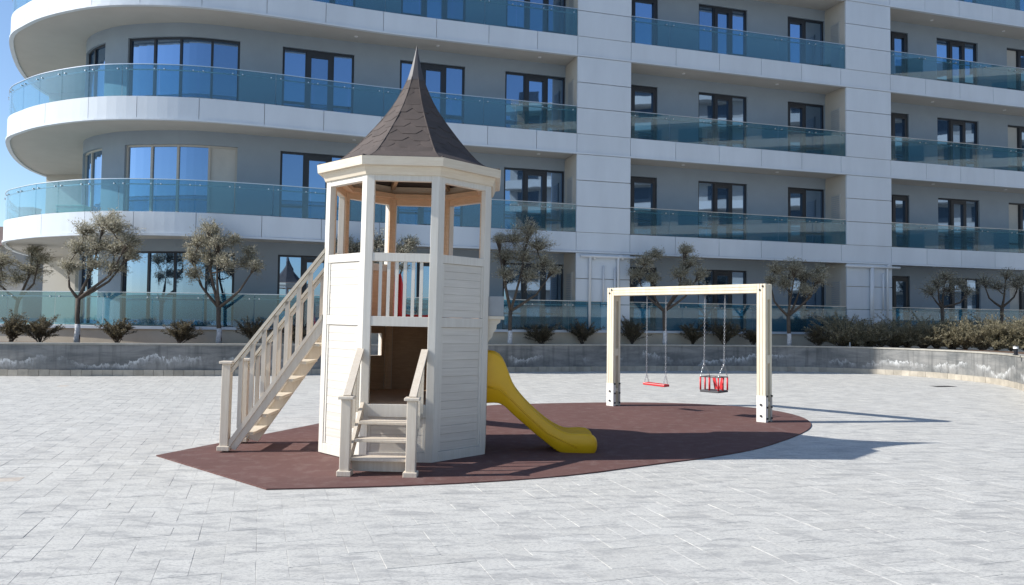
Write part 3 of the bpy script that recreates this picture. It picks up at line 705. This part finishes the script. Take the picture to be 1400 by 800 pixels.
b.add(vs, [(i*8+k, i*8+(k+1) % 8, (i+1)*8+(k+1) % 8, (i+1)*8+k) for i in range(4) for k in range(8)]).build('spire_cap', M['capmetal'], tw)

# entry steps at the front
def newel(x, y, h, parent, w=0.10):
    nb = MB(); nb.box(x-w/2, x+w/2, y-w/2, y+w/2, 0.0, h-.03)
    nb.box(x-w/2-.022, x+w/2+.022, y-w/2-.022, y+w/2+.022, -.004, 0.05); nb.box(x-w/2-.028, x+w/2+.028, y-w/2-.028, y+w/2+.028, h-.03, h)
    return nb.build('newel_post', M['stairwood'], parent, bevel=0.006)
sx = 0.335; y0, y1 = -1.74, -AP-.005
es = MB().box(-sx+.04, sx-.04, -1.62, -1.60, .02, .135).build('entry_steps', M['stairwood'], tw); es.location = (-0.045, 0, 0); es.rotation_euler = (0, 0, rad(-1.2))
for sgn in (-1, 1):
    x = sgn*(sx-.015); MB().hexa([(x-.018, y0+.05, 0.02), (x+.018, y0+.05, 0.02), (x+.018, y1, 0.50), (x-.018, y1, 0.50), (x-.018, y0+.05, 0.17), (x+.018, y0+.05, 0.17), (x+.018, y1, 0.66), (x-.018, y1, 0.66)]).build('stringer', M['stairwood'], es)
for i, (yy, zz) in enumerate(((-1.60, .165), (-1.40, .325), (-1.20, .485))):
    MB().box(-sx+.04, sx-.04, yy-.11, yy+.10, zz-.028, zz).build('tread', M['stairwood'], es, bevel=0.004)
for sgn in (-1, 1):
    newel(sgn*sx, y0, 0.80, es)
    a = Vector((sgn*sx, y0, .795)); c = Vector((sgn*(HS-.05), y1+.02, 1.25))
    MB().bar(a, c, .075, .035).build('handrail', M['stairwood'], es)
    MB().bar(a-Vector((0, -.05, .06)), c-Vector((0, 0, .055)), .035, .05).build('lower_rail', M['cream'], es)
    for t in (.30, .58, .84):
        p = a.lerp(c, t); zb = 0.05+t*0.56+.04; MB().box(p.x-.016, p.x+.016, p.y-.016, p.y+.016, zb, p.z-.06).build('baluster', M['cream'], es)
# long staircase on the left
xn, xt = -2.08, -AP-.006; hw = 0.335
def sz(x): return 0.06+(x-xn)/(xt-xn)*(1.60-0.06)
st = MB(); f_ = Vector((xt-xn, 0, 1.54)).normalized()
for sgn in (-1, 1):
    y = sgn*hw; lo = .0 if sgn < 0 else .075
    st.hexa([(xn+.11+lo*.9, y-.02, 0.0), (xt, y-.02, sz(xt)-.19-lo), (xt, y+.02, sz(xt)-.19-lo), (xn+.11+lo*.9, y+.02, 0.0), (xn-.0, y-.02, 0.05), (xt, y-.02, sz(xt)+.03), (xt, y+.02, sz(xt)+.03), (xn-.0, y+.02, 0.05)])
    # cover strip on the outer upper edge
    st.hexa([(xn+.02, y-.032, 0.0), (xt, y-.032, sz(xt)-.02), (xt, y-.0205, sz(xt)-.02), (xn+.02, y-.0205, 0.0), (xn-.012, y-.032, 0.05), (xt, y-.032, sz(xt)+.034), (xt, y-.0205, sz(xt)+.034), (xn-.012, y-.0205, 0.05)])
sc_ = st.build('staircase', M['stairwood'], tw); sc_.location = (0, -0.045, 0.0); sc_.rotation_euler = (0, 0, rad(0.6))
nst = 7
for i in range(nst):
    z = 0.214*(i+1)-0.01; x = xn+(z-.06)/1.54*(xt-xn)+.06
    MB().box(x-.075, x+.135, -hw+.021, hw-.021, z-.03, z).build('tread', M['cream'], sc_, bevel=0.003)
for sgn in (-1, 1):
    y = sgn*hw; newel(xn-.02, y-sgn*.0, 1.05, sc_)
    a = Vector((xn+.0, y, 0.96)); c = Vector((xt+.02, y, 2.42))
    MB().bar(a, c, .065, .032).build('handrail', M['cream'], sc_)
    MB().bar(a-Vector((0, 0, .065)), c-Vector((0, 0, .065)), .032, .035).build('lower_rail', M['cream'], sc_)
    for i in range(7):
        x = xn+.14+i*0.131; zz = 0.96+(x-xn)/(xt+.02-xn)*1.46-.06
        MB().box(x-.024, x+.024, y-.016, y+.016, sz(x)+.0, zz).build('baluster', M['stairwood'], sc_)
# slides
def slide(name, mat, prof, half, flare, parent, rot=0.0, off=(0, 0)):
    """prof: stations (x, bottom z, bed z, wall top z, half width factor)"""
    P = np.array(prof, float); o, L = smooth_path(P, None); n = 34
    st = [sample(o, L, q) for q in np.linspace(0, L[-1], n)]; vs = []; cr, sr = math.cos(rot), math.sin(rot)
    for (x, zb, zf, zt, wf) in st:
        w = half*wf; zt = max(zt, zf+.02)
        sec = [(-w+.03, zb), (-w+.0, zb+.015), (-w-.004, zb+(zt-zb)*.5), (-w-.006, zt-.03), (-w+.004, zt-.006), (-w+.018, zt), (-w+.032, zt-.006), (-w+.042, zt-.03), (-w+.05, zf+.05*(zt > zf+.06)+.006), (-w+.09, zf+.008), (-w*.4, zf),
               (w*.4, zf), (w-.09, zf+.008), (w-.05, zf+.05*(zt > zf+.06)+.006), (w-.042, zt-.03), (w-.032, zt-.006), (w-.018, zt), (w-.004, zt-.006), (w+.006, zt-.03), (w+.004, zb+(zt-zb)*.5), (w, zb+.015), (w-.03, zb)]
        for (yy, z) in sec: vs.append((off[0]+x*cr-yy*sr, off[1]+x*sr+yy*cr, z))
    m_ = 22; fs = [(i*m_+k, (i+1)*m_+k, (i+1)*m_+(k+1) % m_, i*m_+(k+1) % m_) for i in range(n-1) for k in range(m_)]
    fs += [tuple(range(m_)), tuple(range(n*m_-1, (n-1)*m_-1, -1))]
    return MB().add(vs, fs).build(name, mat, parent, True)
yprof = [(0.93, 0.60, 0.66, 1.22, 1), (1.02, 0.60, 0.66, 1.225, 1), (1.12, 0.605, 0.655, 1.20, 1), (1.20, 0.575, 0.64, 1.10, 1), (1.265, 0.52, 0.60, 0.95, 1), (1.33, 0.46, 0.545, 0.80, .97),
         (1.45, 0.36, 0.44, 0.65, .95), (1.60, 0.235, 0.31, 0.505, .95), (1.75, 0.12, 0.20, 0.385, .95), (1.88, 0.03, 0.125, 0.305, .97), (2.00, 0.0, 0.095, 0.26, 1.0), (2.12, 0.0, 0.09, 0.262, 1.06), (2.24, 0.0, 0.10, 0.262, 1.10), (2.31, 0.01, 0.105, 0.235, 1.04), (2.345, 0.04, 0.10, 0.19, .92), (2.36, 0.08, 0.10, 0.14, .78)]
ys = slide('slide', M['yellow'], yprof, 0.27, 0, tw); tag(ys, 'yellow plastic slide on the lower right side')
b = MB()
for sg in (-1, 1):
    pts = [(1.0, sg*.278, .80), (1.15, sg*.279, .77), (1.30, sg*.272, .65), (1.5, sg*.264, .46), (1.75, sg*.264, .25), (1.95, sg*.272, .16), (2.1, sg*.288, .09)]
    b.tube(pts, .009, 6)
b.build('moulded_rib', M['yellow'], ys, True)
rprof = []
for (x, zb, zf, zt, wf) in yprof: rprof.append((0.93+(x-.93)*1.9, zb+(1.0)*max(0, (1-(x-.93)/1.07)) if x < 2.0 else zb, zf+1.0*max(0, (1-(x-.93)/1.07)), zt+1.0*max(0, (1-(x-.93)/1.07)), wf))
rs = slide('slide', M['redplastic'], rprof, 0.27, 0, tw, rad(90)); tag(rs, 'red plastic slide on the rear of the upper deck')
# counter box with scrolled brackets over the yellow slide
b = MB(); b.box(AP+.001, AP+.185, -.36, .36, 1.66, 1.90); cb = b.build('counter_box', M['greybox'], tw, bevel=.004)
MB().box(AP+.001, AP+.195, -.37, .37, 1.62, 1.659).build('shelf_board', M['cream'], cb)
for sg in (-1, 1):
    prf = [(AP, 1.62), (AP+.15, 1.62), (AP+.145, 1.585), (AP+.105, 1.555), (AP+.10, 1.50), (AP+.065, 1.46), (AP+.055, 1.41), (AP+.02, 1.37), (AP, 1.34)]
    y = sg*.33; n_ = len(prf); vs = [(x+.001, y-.014, z-.001) for x, z in prf]+[(x+.001, y+.014, z-.001) for x, z in prf]
    MB().add(vs, [tuple(range(n_)), tuple(range(2*n_-1, n_-1, -1))]+[(j, n_+j, n_+(j+1) % n_, (j+1) % n_) for j in range(n_)]).build('bracket', M['cream'], cb)
# little window frame in the rear-left wall seen through the doorway is cut by its hole above

# ------------------------------------------------------------------ swing frame
SA, SB = Vector((1.97, 14.80, 0)), Vector((4.15, 12.62, 0)); SU = (SB-SA).normalized(); SN = Vector((SU.y, -SU.x, 0))
if SN.y > 0: SN = -SN                      # towards the camera / sun side
sw = thing('swing_frame', 'pale timber swing frame of two posts and a beam with white steel feet', 'swing frame', (0, 0, 0.014))
SH_ = 2.25; HT = 0.078; HD = 0.105
for P_, end in ((SA, -1), (SB, 1)):
    post = MB()
    for sd in (1, -1): post.obox(P_+SN*sd*(HD-.03)+Vector((0, 0, (SH_-.0)/2+.01)), SU, SN, (0, 0, 1), HT, .028, SH_/2-.01)
    for zc, hh_ in ((2.12, .125), (1.02, .07), (0.30, .03), (0.03, .02)): post.obox(P_+Vector((0, 0, zc)), SU, SN, (0, 0, 1), HT-.004, HD-.0585, hh_)
    po = post.build('post', M['swingwood'], sw)
    core = MB(); core.obox(P_+Vector((0, 0, 1.12)), SU, SN, (0, 0, 1), HT-.04, HD-.0586, 1.08); core.build('core_board', M['swingwood'], po)
    for k in (-1, 0, 1):
        lm = MB(); lm.obox(P_+SN*(HD+.004)+SU*k*.053+Vector((0, 0, 1.34)), SU, SN, (0, 0, 1), .0225, .006, .91); lm.build('lamella', M['swingwood'], po)
    for sd in (1, -1):
        pl_ = MB(); pl_.obox(P_+SN*sd*(HD+.001)+Vector((0, 0, .215)), SU, SN, (0, 0, 1), HT+.004, .0045 if sd < 0 else .008, .215); pl_.build('steel_foot', M['whitemetal'], po)
        for zz in (.10, .28):
            c = P_+SN*sd*(HD+.005)+Vector((0, 0, zz)); MB().tube([c, c+SN*sd*.02], .018, 8).build('bolt', M['bolt'], po)
    for sd in (1, -1):
        pl_ = MB(); pl_.obox(P_+SU*(HT+.003)+SN*sd*(HD-.03)+Vector((0, 0, .2)), SU, SN, (0, 0, 1), .004, .03, .2); pl_.build('steel_foot', M['whitemetal'] if sd > 0 else M['paleframe'], po)
        for zz in (.06, .24, .42):
            c = P_+SU*(HT+.005)+SN*sd*(HD-.03)+Vector((0, 0, zz)); MB().tube([c, c+SU*.02], .016, 8).build('bolt', M['bolt'], po)
    for du, dz in ((.03, -.04), (-.02, -.10)):
        c = P_+SN*(HD+.008)+SU*du+Vector((0, 0, SH_+dz)); MB().tube([c, c+SN*.016], .016, 8).build('bolt', M['bolt'], po)
bm_ = MB(); a, c = SA+SU*(HT+.001), SB-SU*(HT+.001)
for sd in (1, -1): bm_.obox((a+c)/2+SN*sd*(HD-.03)+Vector((0, 0, SH_-.075)), SU, SN, (0, 0, 1), (c-a).length/2, .028, .075)
bm_.obox((a+c)/2+Vector((0, 0, SH_-.075)), SU, SN, (0, 0, 1), (c-a).length/2, HD-.059, .05)
beam = bm_.build('beam', M['swingwood'], sw)
for k in (-1, 0, 1):
    MB().obox((a+c)/2+SN*(HD+.003)+Vector((0, 0, SH_-.075+k*.05)), SU, SN, (0, 0, 1), (c-a).length/2, .006, .0215).build('lamella', M['swingwood'], beam)
# chains
def link_chain(mb, p0, p1, pitch=.034, w=.0115, r=.0036):
    p0 = Vector(p0); p1 = Vector(p1); d = p1-p0; n = max(2, int(d.length/pitch)); d.normalize(); s1 = d.cross(Vector((.3, .9, .1))).normalized(); s2 = d.cross(s1)
    for i in range(n):
        c = p0.lerp(p1, (i+.5)/n); a = s1 if i % 2 else s2; h = (p1-p0).length/n*.62; m = 8; vs = []; 
        oth = d.cross(a)
        ringp = [c+d*(h*math.cos(2*math.pi*k/m))+a*(w*math.sin(2*math.pi*k/m)) for k in range(m)]
        for k in range(m):
            rd = (ringp[k]-c).normalized()
            vs += [ringp[k]+rd*r, ringp[k]+oth*r, ringp[k]-rd*r, ringp[k]-oth*r]
        fs = [(k*4+j, k*4+(j+1) % 4, ((k+1) % m)*4+(j+1) % 4, ((k+1) % m)*4+j) for k in range(m) for j in range(4)]
        mb.add(vs, fs)
Ls = (SB-SA).length
def at(t, z, dn=0.0): p = SA+SU*(t*Ls)+SN*dn; return Vector((p.x, p.y, z))
# flat red swing
fs_ = thing('flat_swing', 'flat red plank swing seat hanging on chains from the left half of the beam', 'swing', at(.315, 0.014))
fl = fs_.location
def rel(p, o): return tuple(Vector(p)-Vector(o))
for tt, zz in ((.248, .50), (.382, .485)):
    ch_ = MB(); link_chain(ch_, rel(at(tt, 2.10), fl), rel(at(tt, .66), fl))
    for sd in (1, -1): link_chain(ch_, rel(at(tt, .66), fl), rel(at(tt, zz, sd*.075), fl))
    ch_.build('chain', M['chain'], fs_)
s_ = MB(); c = (at(.248, .485)+at(.382, .47))/2-fl; ax = (at(.382, .47)-at(.248, .485)).normalized()
s_.obox(c, ax, SN, ax.cross(SN), .235, .085, .022); s_.build('seat', M['redplastic'], fs_, bevel=.01)
# toddler swing
tsg = thing('toddler_swing', 'caged toddler swing seat with red bars and dark base hanging on chains', 'swing', at(.70, 0.014)); fl = tsg.location
zb, zt = .445, .69; hx, hy = .172, .15
def lp(u, v, z): p = SU*u+SN*v; return (p.x, p.y, z-.014)
b = MB(); b.obox(lp(0, 0, zb), SU, SN, (0, 0, 1), hx+.01, hy+.01, .018); b.build('seat', M['darkrubber'], tsg, bevel=.01)
b = MB()
for p, q_ in (((-1, -1), (1, -1)), ((1, -1), (1, 1)), ((1, 1), (-1, 1)), ((-1, 1), (-1, -1))): b.bar(lp(p[0]*hx, p[1]*hy, zt), lp(q_[0]*hx, q_[1]*hy, zt), .022, .014)
b.build('top_rail', M['darkrubber'], tsg, bevel=.006)
for u, v in ((-1, -1), (1, -1), (1, 1), (-1, 1), (0, 1), (-1, 0), (1, 0)):
    MB().tube([lp(u*hx, v*hy, zb+.02), lp(u*hx, v*hy, zt-.008)], .015, 8).build('bar', M['redplastic'], tsg, True)
for u in (-.45, .45):
    MB().bar(lp(u*hx*1.1, -hy*0.98, zt-.016), lp(u*hx*.55, -hy*.98, zb+.022), .055, .018, (0.7, 0.7, 0)).build('slanted_bar', M['redplastic'], tsg)
for tt, sg in ((.642, -1), (.768, 1)):
    ch_ = MB(); link_chain(ch_, rel(at(tt, 2.10), fl), rel(at(.70+sg*.062, .92), fl))
    for sd in (1, -1): link_chain(ch_, rel(at(.70+sg*.062, .92), fl), lp(sg*hx, sd*hy, zt+.01))
    ch_.build('chain', M['chain'], tsg)

# ------------------------------------------------------------------ plants
def w_from_px(x, y, Y):       # photo direction -> world point at depth Y (offline measurement)
    d = _F+_R*((x-700)/FPX)+_U*((400-y)/FPX); t = Y/d.y; p = Vector((0, 0, 1.6))+d*t; return p
def leaves(name, mat, centers, dirs, ln, wd, parent, tones):
    """many small two-triangle pointed leaves"""
    n = len(centers); C = np.array(centers); D = np.array(dirs); D /= np.linalg.norm(D, axis=1)[:, None]
    R_ = rng.normal(size=(n, 3)); A = np.cross(D, R_); A /= np.linalg.norm(A, axis=1)[:, None]
    l = ln*rng.uniform(.6, 1.3, (n, 1)); w = wd*rng.uniform(.7, 1.3, (n, 1))
    V = np.stack([C, C+D*l*.5+A*w*.5, C+D*l, C+D*l*.5-A*w*.5], 1).reshape(-1, 3)
    me = bpy.data.meshes.new(name); me.vertices.add(4*n); me.vertices.foreach_set('co', V.ravel().astype(np.float32))
    me.loops.add(4*n); me.loops.foreach_set('vertex_index', np.arange(4*n, dtype=np.int32)); me.polygons.add(n)
    me.polygons.foreach_set('loop_start', np.arange(0, 4*n, 4, dtype=np.int32)); me.polygons.foreach_set('loop_total', np.full(n, 4, dtype=np.int32))
    me.update(calc_edges=True); me.validate(); me.materials.append(mat); set_tone(me, np.repeat(tones, 4, axis=0))
    o = bpy.data.objects.new(name, me); col.objects.link(o); o.parent = parent; return o
def olive(basepx, Y, z0, forkpx, clumps, label, dens=1.0, wind=0.35, painted=True, seed=0):
    global rng
    rng = np.random.default_rng(100+seed); R_ = random.Random(seed)
    base = w_from_px(basepx[0], basepx[1], Y); base.z = z0
    t = thing('olive_tree', label, 'tree', base, group='olive trees along the building')
    mpp = Y/FPX
    def loc(px, py, dy=0): p = w_from_px(px, py, Y); return Vector((p.x-base.x, dy, p.z-base.z))
    fork = loc(*forkpx); tr = MB(); hz = fork.z
    pts = [Vector((0, 0, -.03)), Vector((.01, .01, hz*.3)), Vector((fork.x*.35-.01, 0, hz*.6)), fork]
    tr.tube(pts, [.085, .07, .062, .066], 10, 0)
    if painted:
        pw_ = MB(); cutz = .42
        pw_.tube([Vector((0, 0, -.02)), Vector((.0, .0, hz*.3*0.5)), Vector((.01, .01, hz*.3)), pts[1].lerp(pts[2], .45)], [.090, .080, .0745, .071], 10)
        pw_.build('painted_trunk', M['limewash'], t, True)
    C_, D_ = [], []
    cl = [(loc(px, py, R_.uniform(-.35, .35)*min(1, r/22)), r*mpp*1.12) for (px, py, r) in clumps]
    cen = sum((c for c, r in cl), Vector())/len(cl)
    order = sorted(cl, key=lambda a: (a[0]-fork).length)
    lead = [min(cl, key=lambda a: a[0].x), max(cl, key=lambda a: a[0].x), max(cl, key=lambda a: a[0].z)]; lead = [l for k, l in enumerate(lead) if l not in lead[:k]]
    order = lead+[a for a in order if a not in lead]; limb_ends = []
    for i, (c, r) in enumerate(order):
        start = fork
        if i >= len(lead):
            best = min(limb_ends, key=lambda e: (e-c).length)
            if (best-c).length < (fork-c).length*.75 and best.z < c.z+.1: start = best
        mid = start.lerp(c, .5)+Vector((R_.uniform(-.08, .08)+(c.x-start.x)*.15, R_.uniform(-.1, .1), -.10 if start == fork else .0))
        ww = .052 if start == fork else .026
        tr.tube([start-(c-start)*.03, start.lerp(mid, .5)+Vector((R_.uniform(-.02, .02), 0, -.02)), mid, c], [ww, ww*.8, ww*.62, ww*.3], 7)
        limb_ends += [mid, c]
        for k in range(int(20+r*80)):     # twigs
            v = Vector((R_.gauss(0, 1), R_.gauss(0, 1), R_.gauss(0.25, 1))).normalized(); v.z = abs(v.z)*.9 if R_.random() < .7 else v.z
            e = c+v*r*(R_.uniform(.35, 1.12) if R_.random() < .85 else R_.uniform(1.1, 1.5))+Vector((wind*.12, 0, 0))
            m2 = c.lerp(e, .5)+Vector((R_.uniform(-.04, .04), R_.uniform(-.04, .04), .03)); tr.tube([c.lerp(mid, R_.uniform(0, .4)), m2, e], [.009, .006, .003], 4, 0, False)
            nl = int(30*dens)
            for q in range(nl):
                tq = R_.random()**.55; p = (c.lerp(m2, tq*2) if tq < .5 else m2.lerp(e, tq*2-1)); dd = (e-c).normalized()+Vector((R_.gauss(0, .6)+wind*.5, R_.gauss(0, .6), R_.gauss(.15, .6)))
                C_.append(tuple(p+Vector((R_.gauss(0, .055), R_.gauss(0, .055), R_.gauss(0, .05))))); D_.append(tuple(dd))
    tr.build('trunk', M['bark'], t, True)
    n = len(C_); tn_ = np.zeros((n, 4), np.float32); tn_[:, 0] = rng.random(n); tn_[:, 1] = (rng.random(n) < .28)*rng.random(n); tn_[:, 3] = 1
    leaves('crown', M['olive'], C_, D_, .078, .019, t, tn_)
    return t
olive((20, 447), 26.3, 1.33, (25, 410), [(8, 362, 20), (38, 372, 20), (-16, 362, 24), (55, 358, 12), (22, 384, 14), (-5, 385, 16), (45, 345, 10)], 'olive tree cut by the left edge, behind the ground floor glass', painted=False, seed=1, wind=.2)
olive((105, 464), 21.75, .82, (107, 408), [(108, 318, 18), (135, 306, 18), (160, 318, 18), (178, 335, 14), (100, 343, 18), (128, 340, 20), (155, 345, 20), (95, 368, 12), (150, 370, 12), (122, 365, 12), (175, 352, 10)], 'leftmost whole olive tree, windswept crown leaning right, whitewashed trunk base', seed=2, wind=1.0, dens=1.0)
olive((299, 465), 22.3, .82, (299, 420), [(288, 318, 13), (272, 335, 16), (298, 338, 18), (262, 355, 16), (285, 360, 20), (312, 365, 18), (268, 378, 13), (336, 362, 14), (350, 366, 10), (320, 330, 6), (338, 345, 7)], 'olive tree with two crown lobes left of the long staircase', seed=3)
olive((520, 466), 23.6, .82, (518, 425), [(515, 338, 18), (545, 348, 18), (480, 345, 20), (500, 362, 20), (535, 370, 20), (560, 335, 9), (463, 335, 12)], 'olive tree half hidden behind the play tower, glimpsed through its openings', seed=4)
olive((697, 466), 24.6, .82, (698, 425), [(722, 318, 14), (702, 330, 18), (735, 340, 18), (688, 352, 17), (715, 355, 20), (745, 362, 13), (690, 378, 14), (722, 380, 14), (755, 372, 8), (680, 330, 10)], 'olive tree just right of the play tower above the yellow slide', seed=5)
olive((909, 467), 26.3, .82, (908, 425), [(938, 345, 10), (942, 362, 16), (928, 378, 14), (955, 378, 11), (880, 362, 14), (870, 378, 12), (895, 350, 9), (892, 384, 11), (938, 392, 9)], 'olive tree behind the flat swing, forked with two crown lobes', seed=6)
olive((1079, 468), 26.9, .82, (1078, 432), [(1060, 372, 14), (1085, 370, 14), (1100, 380, 17), (1115, 385, 13), (1072, 392, 14), (1052, 385, 10), (1098, 400, 11), (1120, 372, 8)], 'olive tree just right of the swing frame with bare V limbs', seed=7)
olive((1290, 440), 29.2, .9, (1288, 420), [(1280, 390, 15), (1300, 398, 15), (1268, 400, 12), (1312, 390, 10), (1290, 380, 10), (1322, 400, 8)], 'shaded small olive tree left of two behind the right hedge', painted=False, seed=8, dens=.5)
olive((1370, 440), 30.2, .9, (1370, 420), [(1345, 388, 13), (1362, 395, 14), (1385, 392, 16), (1398, 385, 12), (1372, 378, 9)], 'shaded small olive tree at the right edge behind the hedge', painted=False, seed=9, dens=.5)

def shrub(px, Y, w, h, label, mat='shrubleaf', seed=0, group='dark shrubs in the planter', stems=16, z0=.82, name='shrub', dens=1.0, lean=0.0):
    global rng
    R_ = random.Random(seed+500); rng = np.random.default_rng(seed+500); p = w_from_px(px, 465, Y)
    t = thing(name, label, 'shrub', (p.x, Y, z0), group=group); mpp = Y/FPX; H = h*mpp; Wd = w*mpp/2; st_ = MB(); C_, D_ = [], []
    for i in range(stems):
        a = 2*math.pi*(i+R_.random())/stems; rr = Wd*R_.uniform(.25, 1.0)*(1.25 if name == 'juniper' and i % 3 == 0 else 1); top = Vector((math.cos(a)*rr+lean*H, math.sin(a)*rr*.8, H*(R_.uniform(.2, .5) if name == 'juniper' and i % 3 == 0 else R_.uniform(.62, 1.0)*(1-.25*rr/Wd))))
        mid = Vector((top.x*.42, top.y*.42, top.z*.55)); P = [Vector((R_.uniform(-.03, .03), R_.uniform(-.03, .03), 0)), mid, top]
        st_.tube(P, [.013, .009, .003], 5, 0, False)
        subs = [(P[0], mid, top)]
        for k in range(4):
            s0 = mid.lerp(top, R_.uniform(-.5, .7)); e = s0+(top-mid).normalized()*H*R_.uniform(.2, .38)+Vector((R_.gauss(0, .16), R_.gauss(0, .16), R_.uniform(-.03, .08)))*(H/.7)
            st_.tube([s0, s0.lerp(e, .5)+Vector((0, 0, -.01)), e], [.006, .004, .002], 4, 0, False); subs.append((s0, s0.lerp(e, .5), e))
        for (a0, a1, a2) in subs:
            for q in range(int(75*dens)):
                tq = R_.uniform(.25, 1.0) if a0 is P[0] else R_.random(); pp = a0.lerp(a1, tq*2) if tq < .5 else a1.lerp(a2, tq*2-1); d = (a2-a0).normalized()*.9
                C_.append(tuple(pp+Vector((R_.gauss(0, .016), R_.gauss(0, .016), R_.gauss(0, .016))))); D_.append((d.x+R_.gauss(0, .6), d.y+R_.gauss(0, .6), d.z+R_.gauss(0, .6)))
    st_.build('stem', M['bark'], t)
    n = len(C_); tn_ = np.zeros((n, 4), np.float32); tn_[:, 0] = rng.random(n); tn_[:, 1] = (rng.random(n) < .2)*rng.random(n); tn_[:, 3] = 1
    leaves('foliage', M[mat], C_, D_, .062, .018, t, tn_); return t
for i, (px, w, h, lab, ln) in enumerate([
    (14, 34, 40, 'dark spiky shrub nearest the left edge of the planter', .15), (55, 58, 38, 'wide dark shrub left of the leftmost whole olive tree', .0),
    (160, 48, 38, 'airy shrub between the two left olive trees, nearer the first', 0), (245, 54, 34, 'low spreading shrub left of the two-lobed olive tree', .2),
    (346, 38, 38, 'upright dark shrub behind the long staircase handrail', 0), (405, 40, 34, 'shrub behind the top of the long staircase', 0), (600, 40, 34, 'shrub hidden behind the play tower', 0),
    (740, 44, 32, 'brownish fan shrub right of the tower slide', 0), (796, 40, 32, 'sparse shrub left of the swing frame', .05), (864, 40, 38, 'dense dark shrub just inside the left swing post', 0),
    (947, 30, 30, 'small shrub between the two swings', 0), (990, 58, 38, 'broad shrub seen behind the toddler swing', .1), (1030, 26, 26, 'small shrub beside the right swing post', 0), (1119, 36, 28, 'V-shaped dark shrub alone right of the swing frame', 0)]):
    X_ = (px-700)/FPX
    Y_ = 22.0
    for _ in range(6): Y_ = wall_y(X_*Y_)+0.85
    if px == 600 or px == 405: pass
    shrub(px, Y_, w, h, lab, seed=i, stems=15, lean=ln)
hx_ = [1150, 1168, 1186, 1204, 1222, 1240, 1260, 1280, 1300, 1320, 1342, 1362, 1382, 1402, 1424]
for i, px in enumerate(hx_):
    X_ = (px-700)/FPX; t_ = max(0, (px-1220)/200.0)
    Y_ = 26.9 if px < 1230 else 26.9-t_*2.2
    for rowi, (dy, dh) in enumerate(((0, 0), (1.0, 8))):
        if rowi and i % 2: continue
        shrub(px+(5 if rowi else 0), Y_+dy, 68, [46, 36, 34, 38, 36, 34, 36, 42, 38, 44, 38, 40, 42, 44, 44][i]+dh, 'grey-brown feathery juniper in the dense hedge at the right of the planter', 'hedgeleaf', 40+i+rowi*30, 'junipers of the right hedge', 24, .82, 'juniper', .9)

# ------------------------------------------------------------------ small things
bl = thing('bollard_light', 'short black bollard light with white cap on the wall at the right', 'lamp', (12.95, 19.75, .885))
MB().tube([(0, 0, 0), (0, 0, .02), (0, 0, .021), (0, 0, .17)], [.07, .07, .045, .045], 14).build('body', M['black'], bl, True)
MB().tube([(0, 0, .17), (0, 0, .23)], [.06, .06], 14).build('lens', M['lamp_white'], bl); MB().tube([(0, 0, .2302), (0, 0, .25)], [.075, .07], 14).build('cap', M['black'], bl)
p = w_from_px(1162, 472, 26.5); tag(MB().tube([(p.x, 26.5, .80), (p.x, 26.5, 1.02)], .018, 6).build('marker_peg', M['lamp_white']), 'thin white peg in the soil at the left end of the hedge', 'peg')
p = w_from_px(354, 460, 22.6); tag(MB().tube([(p.x, 22.6, .80), (p.x, 22.6, 1.05)], .018, 6).build('marker_peg', M['lamp_white']), 'thin white peg in the soil behind the long staircase', 'peg')
dr = thing('drain_cover', 'dark oblong drain cover in the paving at the right rear', 'drain', (11.55, 20.6, 0), rad(10))
MB().box(-.3, .3, -.16, .16, -.01, .004).build('frame', M['drain'], dr)
for k in range(9): MB().box(-.27+k*.062, -.24+k*.062, -.13, .13, .0042, .009).build('bar', M['bolt'], dr)

for (px, py, Y_, w_, h_, lab, c_) in ((41, 291, 24.6, .45, .36, 'small beige storage box behind the lowest curved glass railing at the left', 'paleframe'), (100, 287, 24.4, .85, .42, 'pale green storage chest behind the lowest curved glass railing', 'mint')):
    if c_ not in M: M[c_] = simple('mint_plastic', (0.30, 0.62, 0.48), 0.5)
    p = w_from_px(px, py, Y_); bx_ = thing('storage_box', lab, 'box', (p.x, Y_, 4.65))
    MB().box(-w_/2, w_/2, -.22, .22, 0.001, h_).build('body', M[c_], bx_, bevel=.01); MB().box(-w_/2-.015, w_/2+.015, -.235, .235, h_+.001, h_+.05).build('lid', M[c_], bx_, bevel=.01)
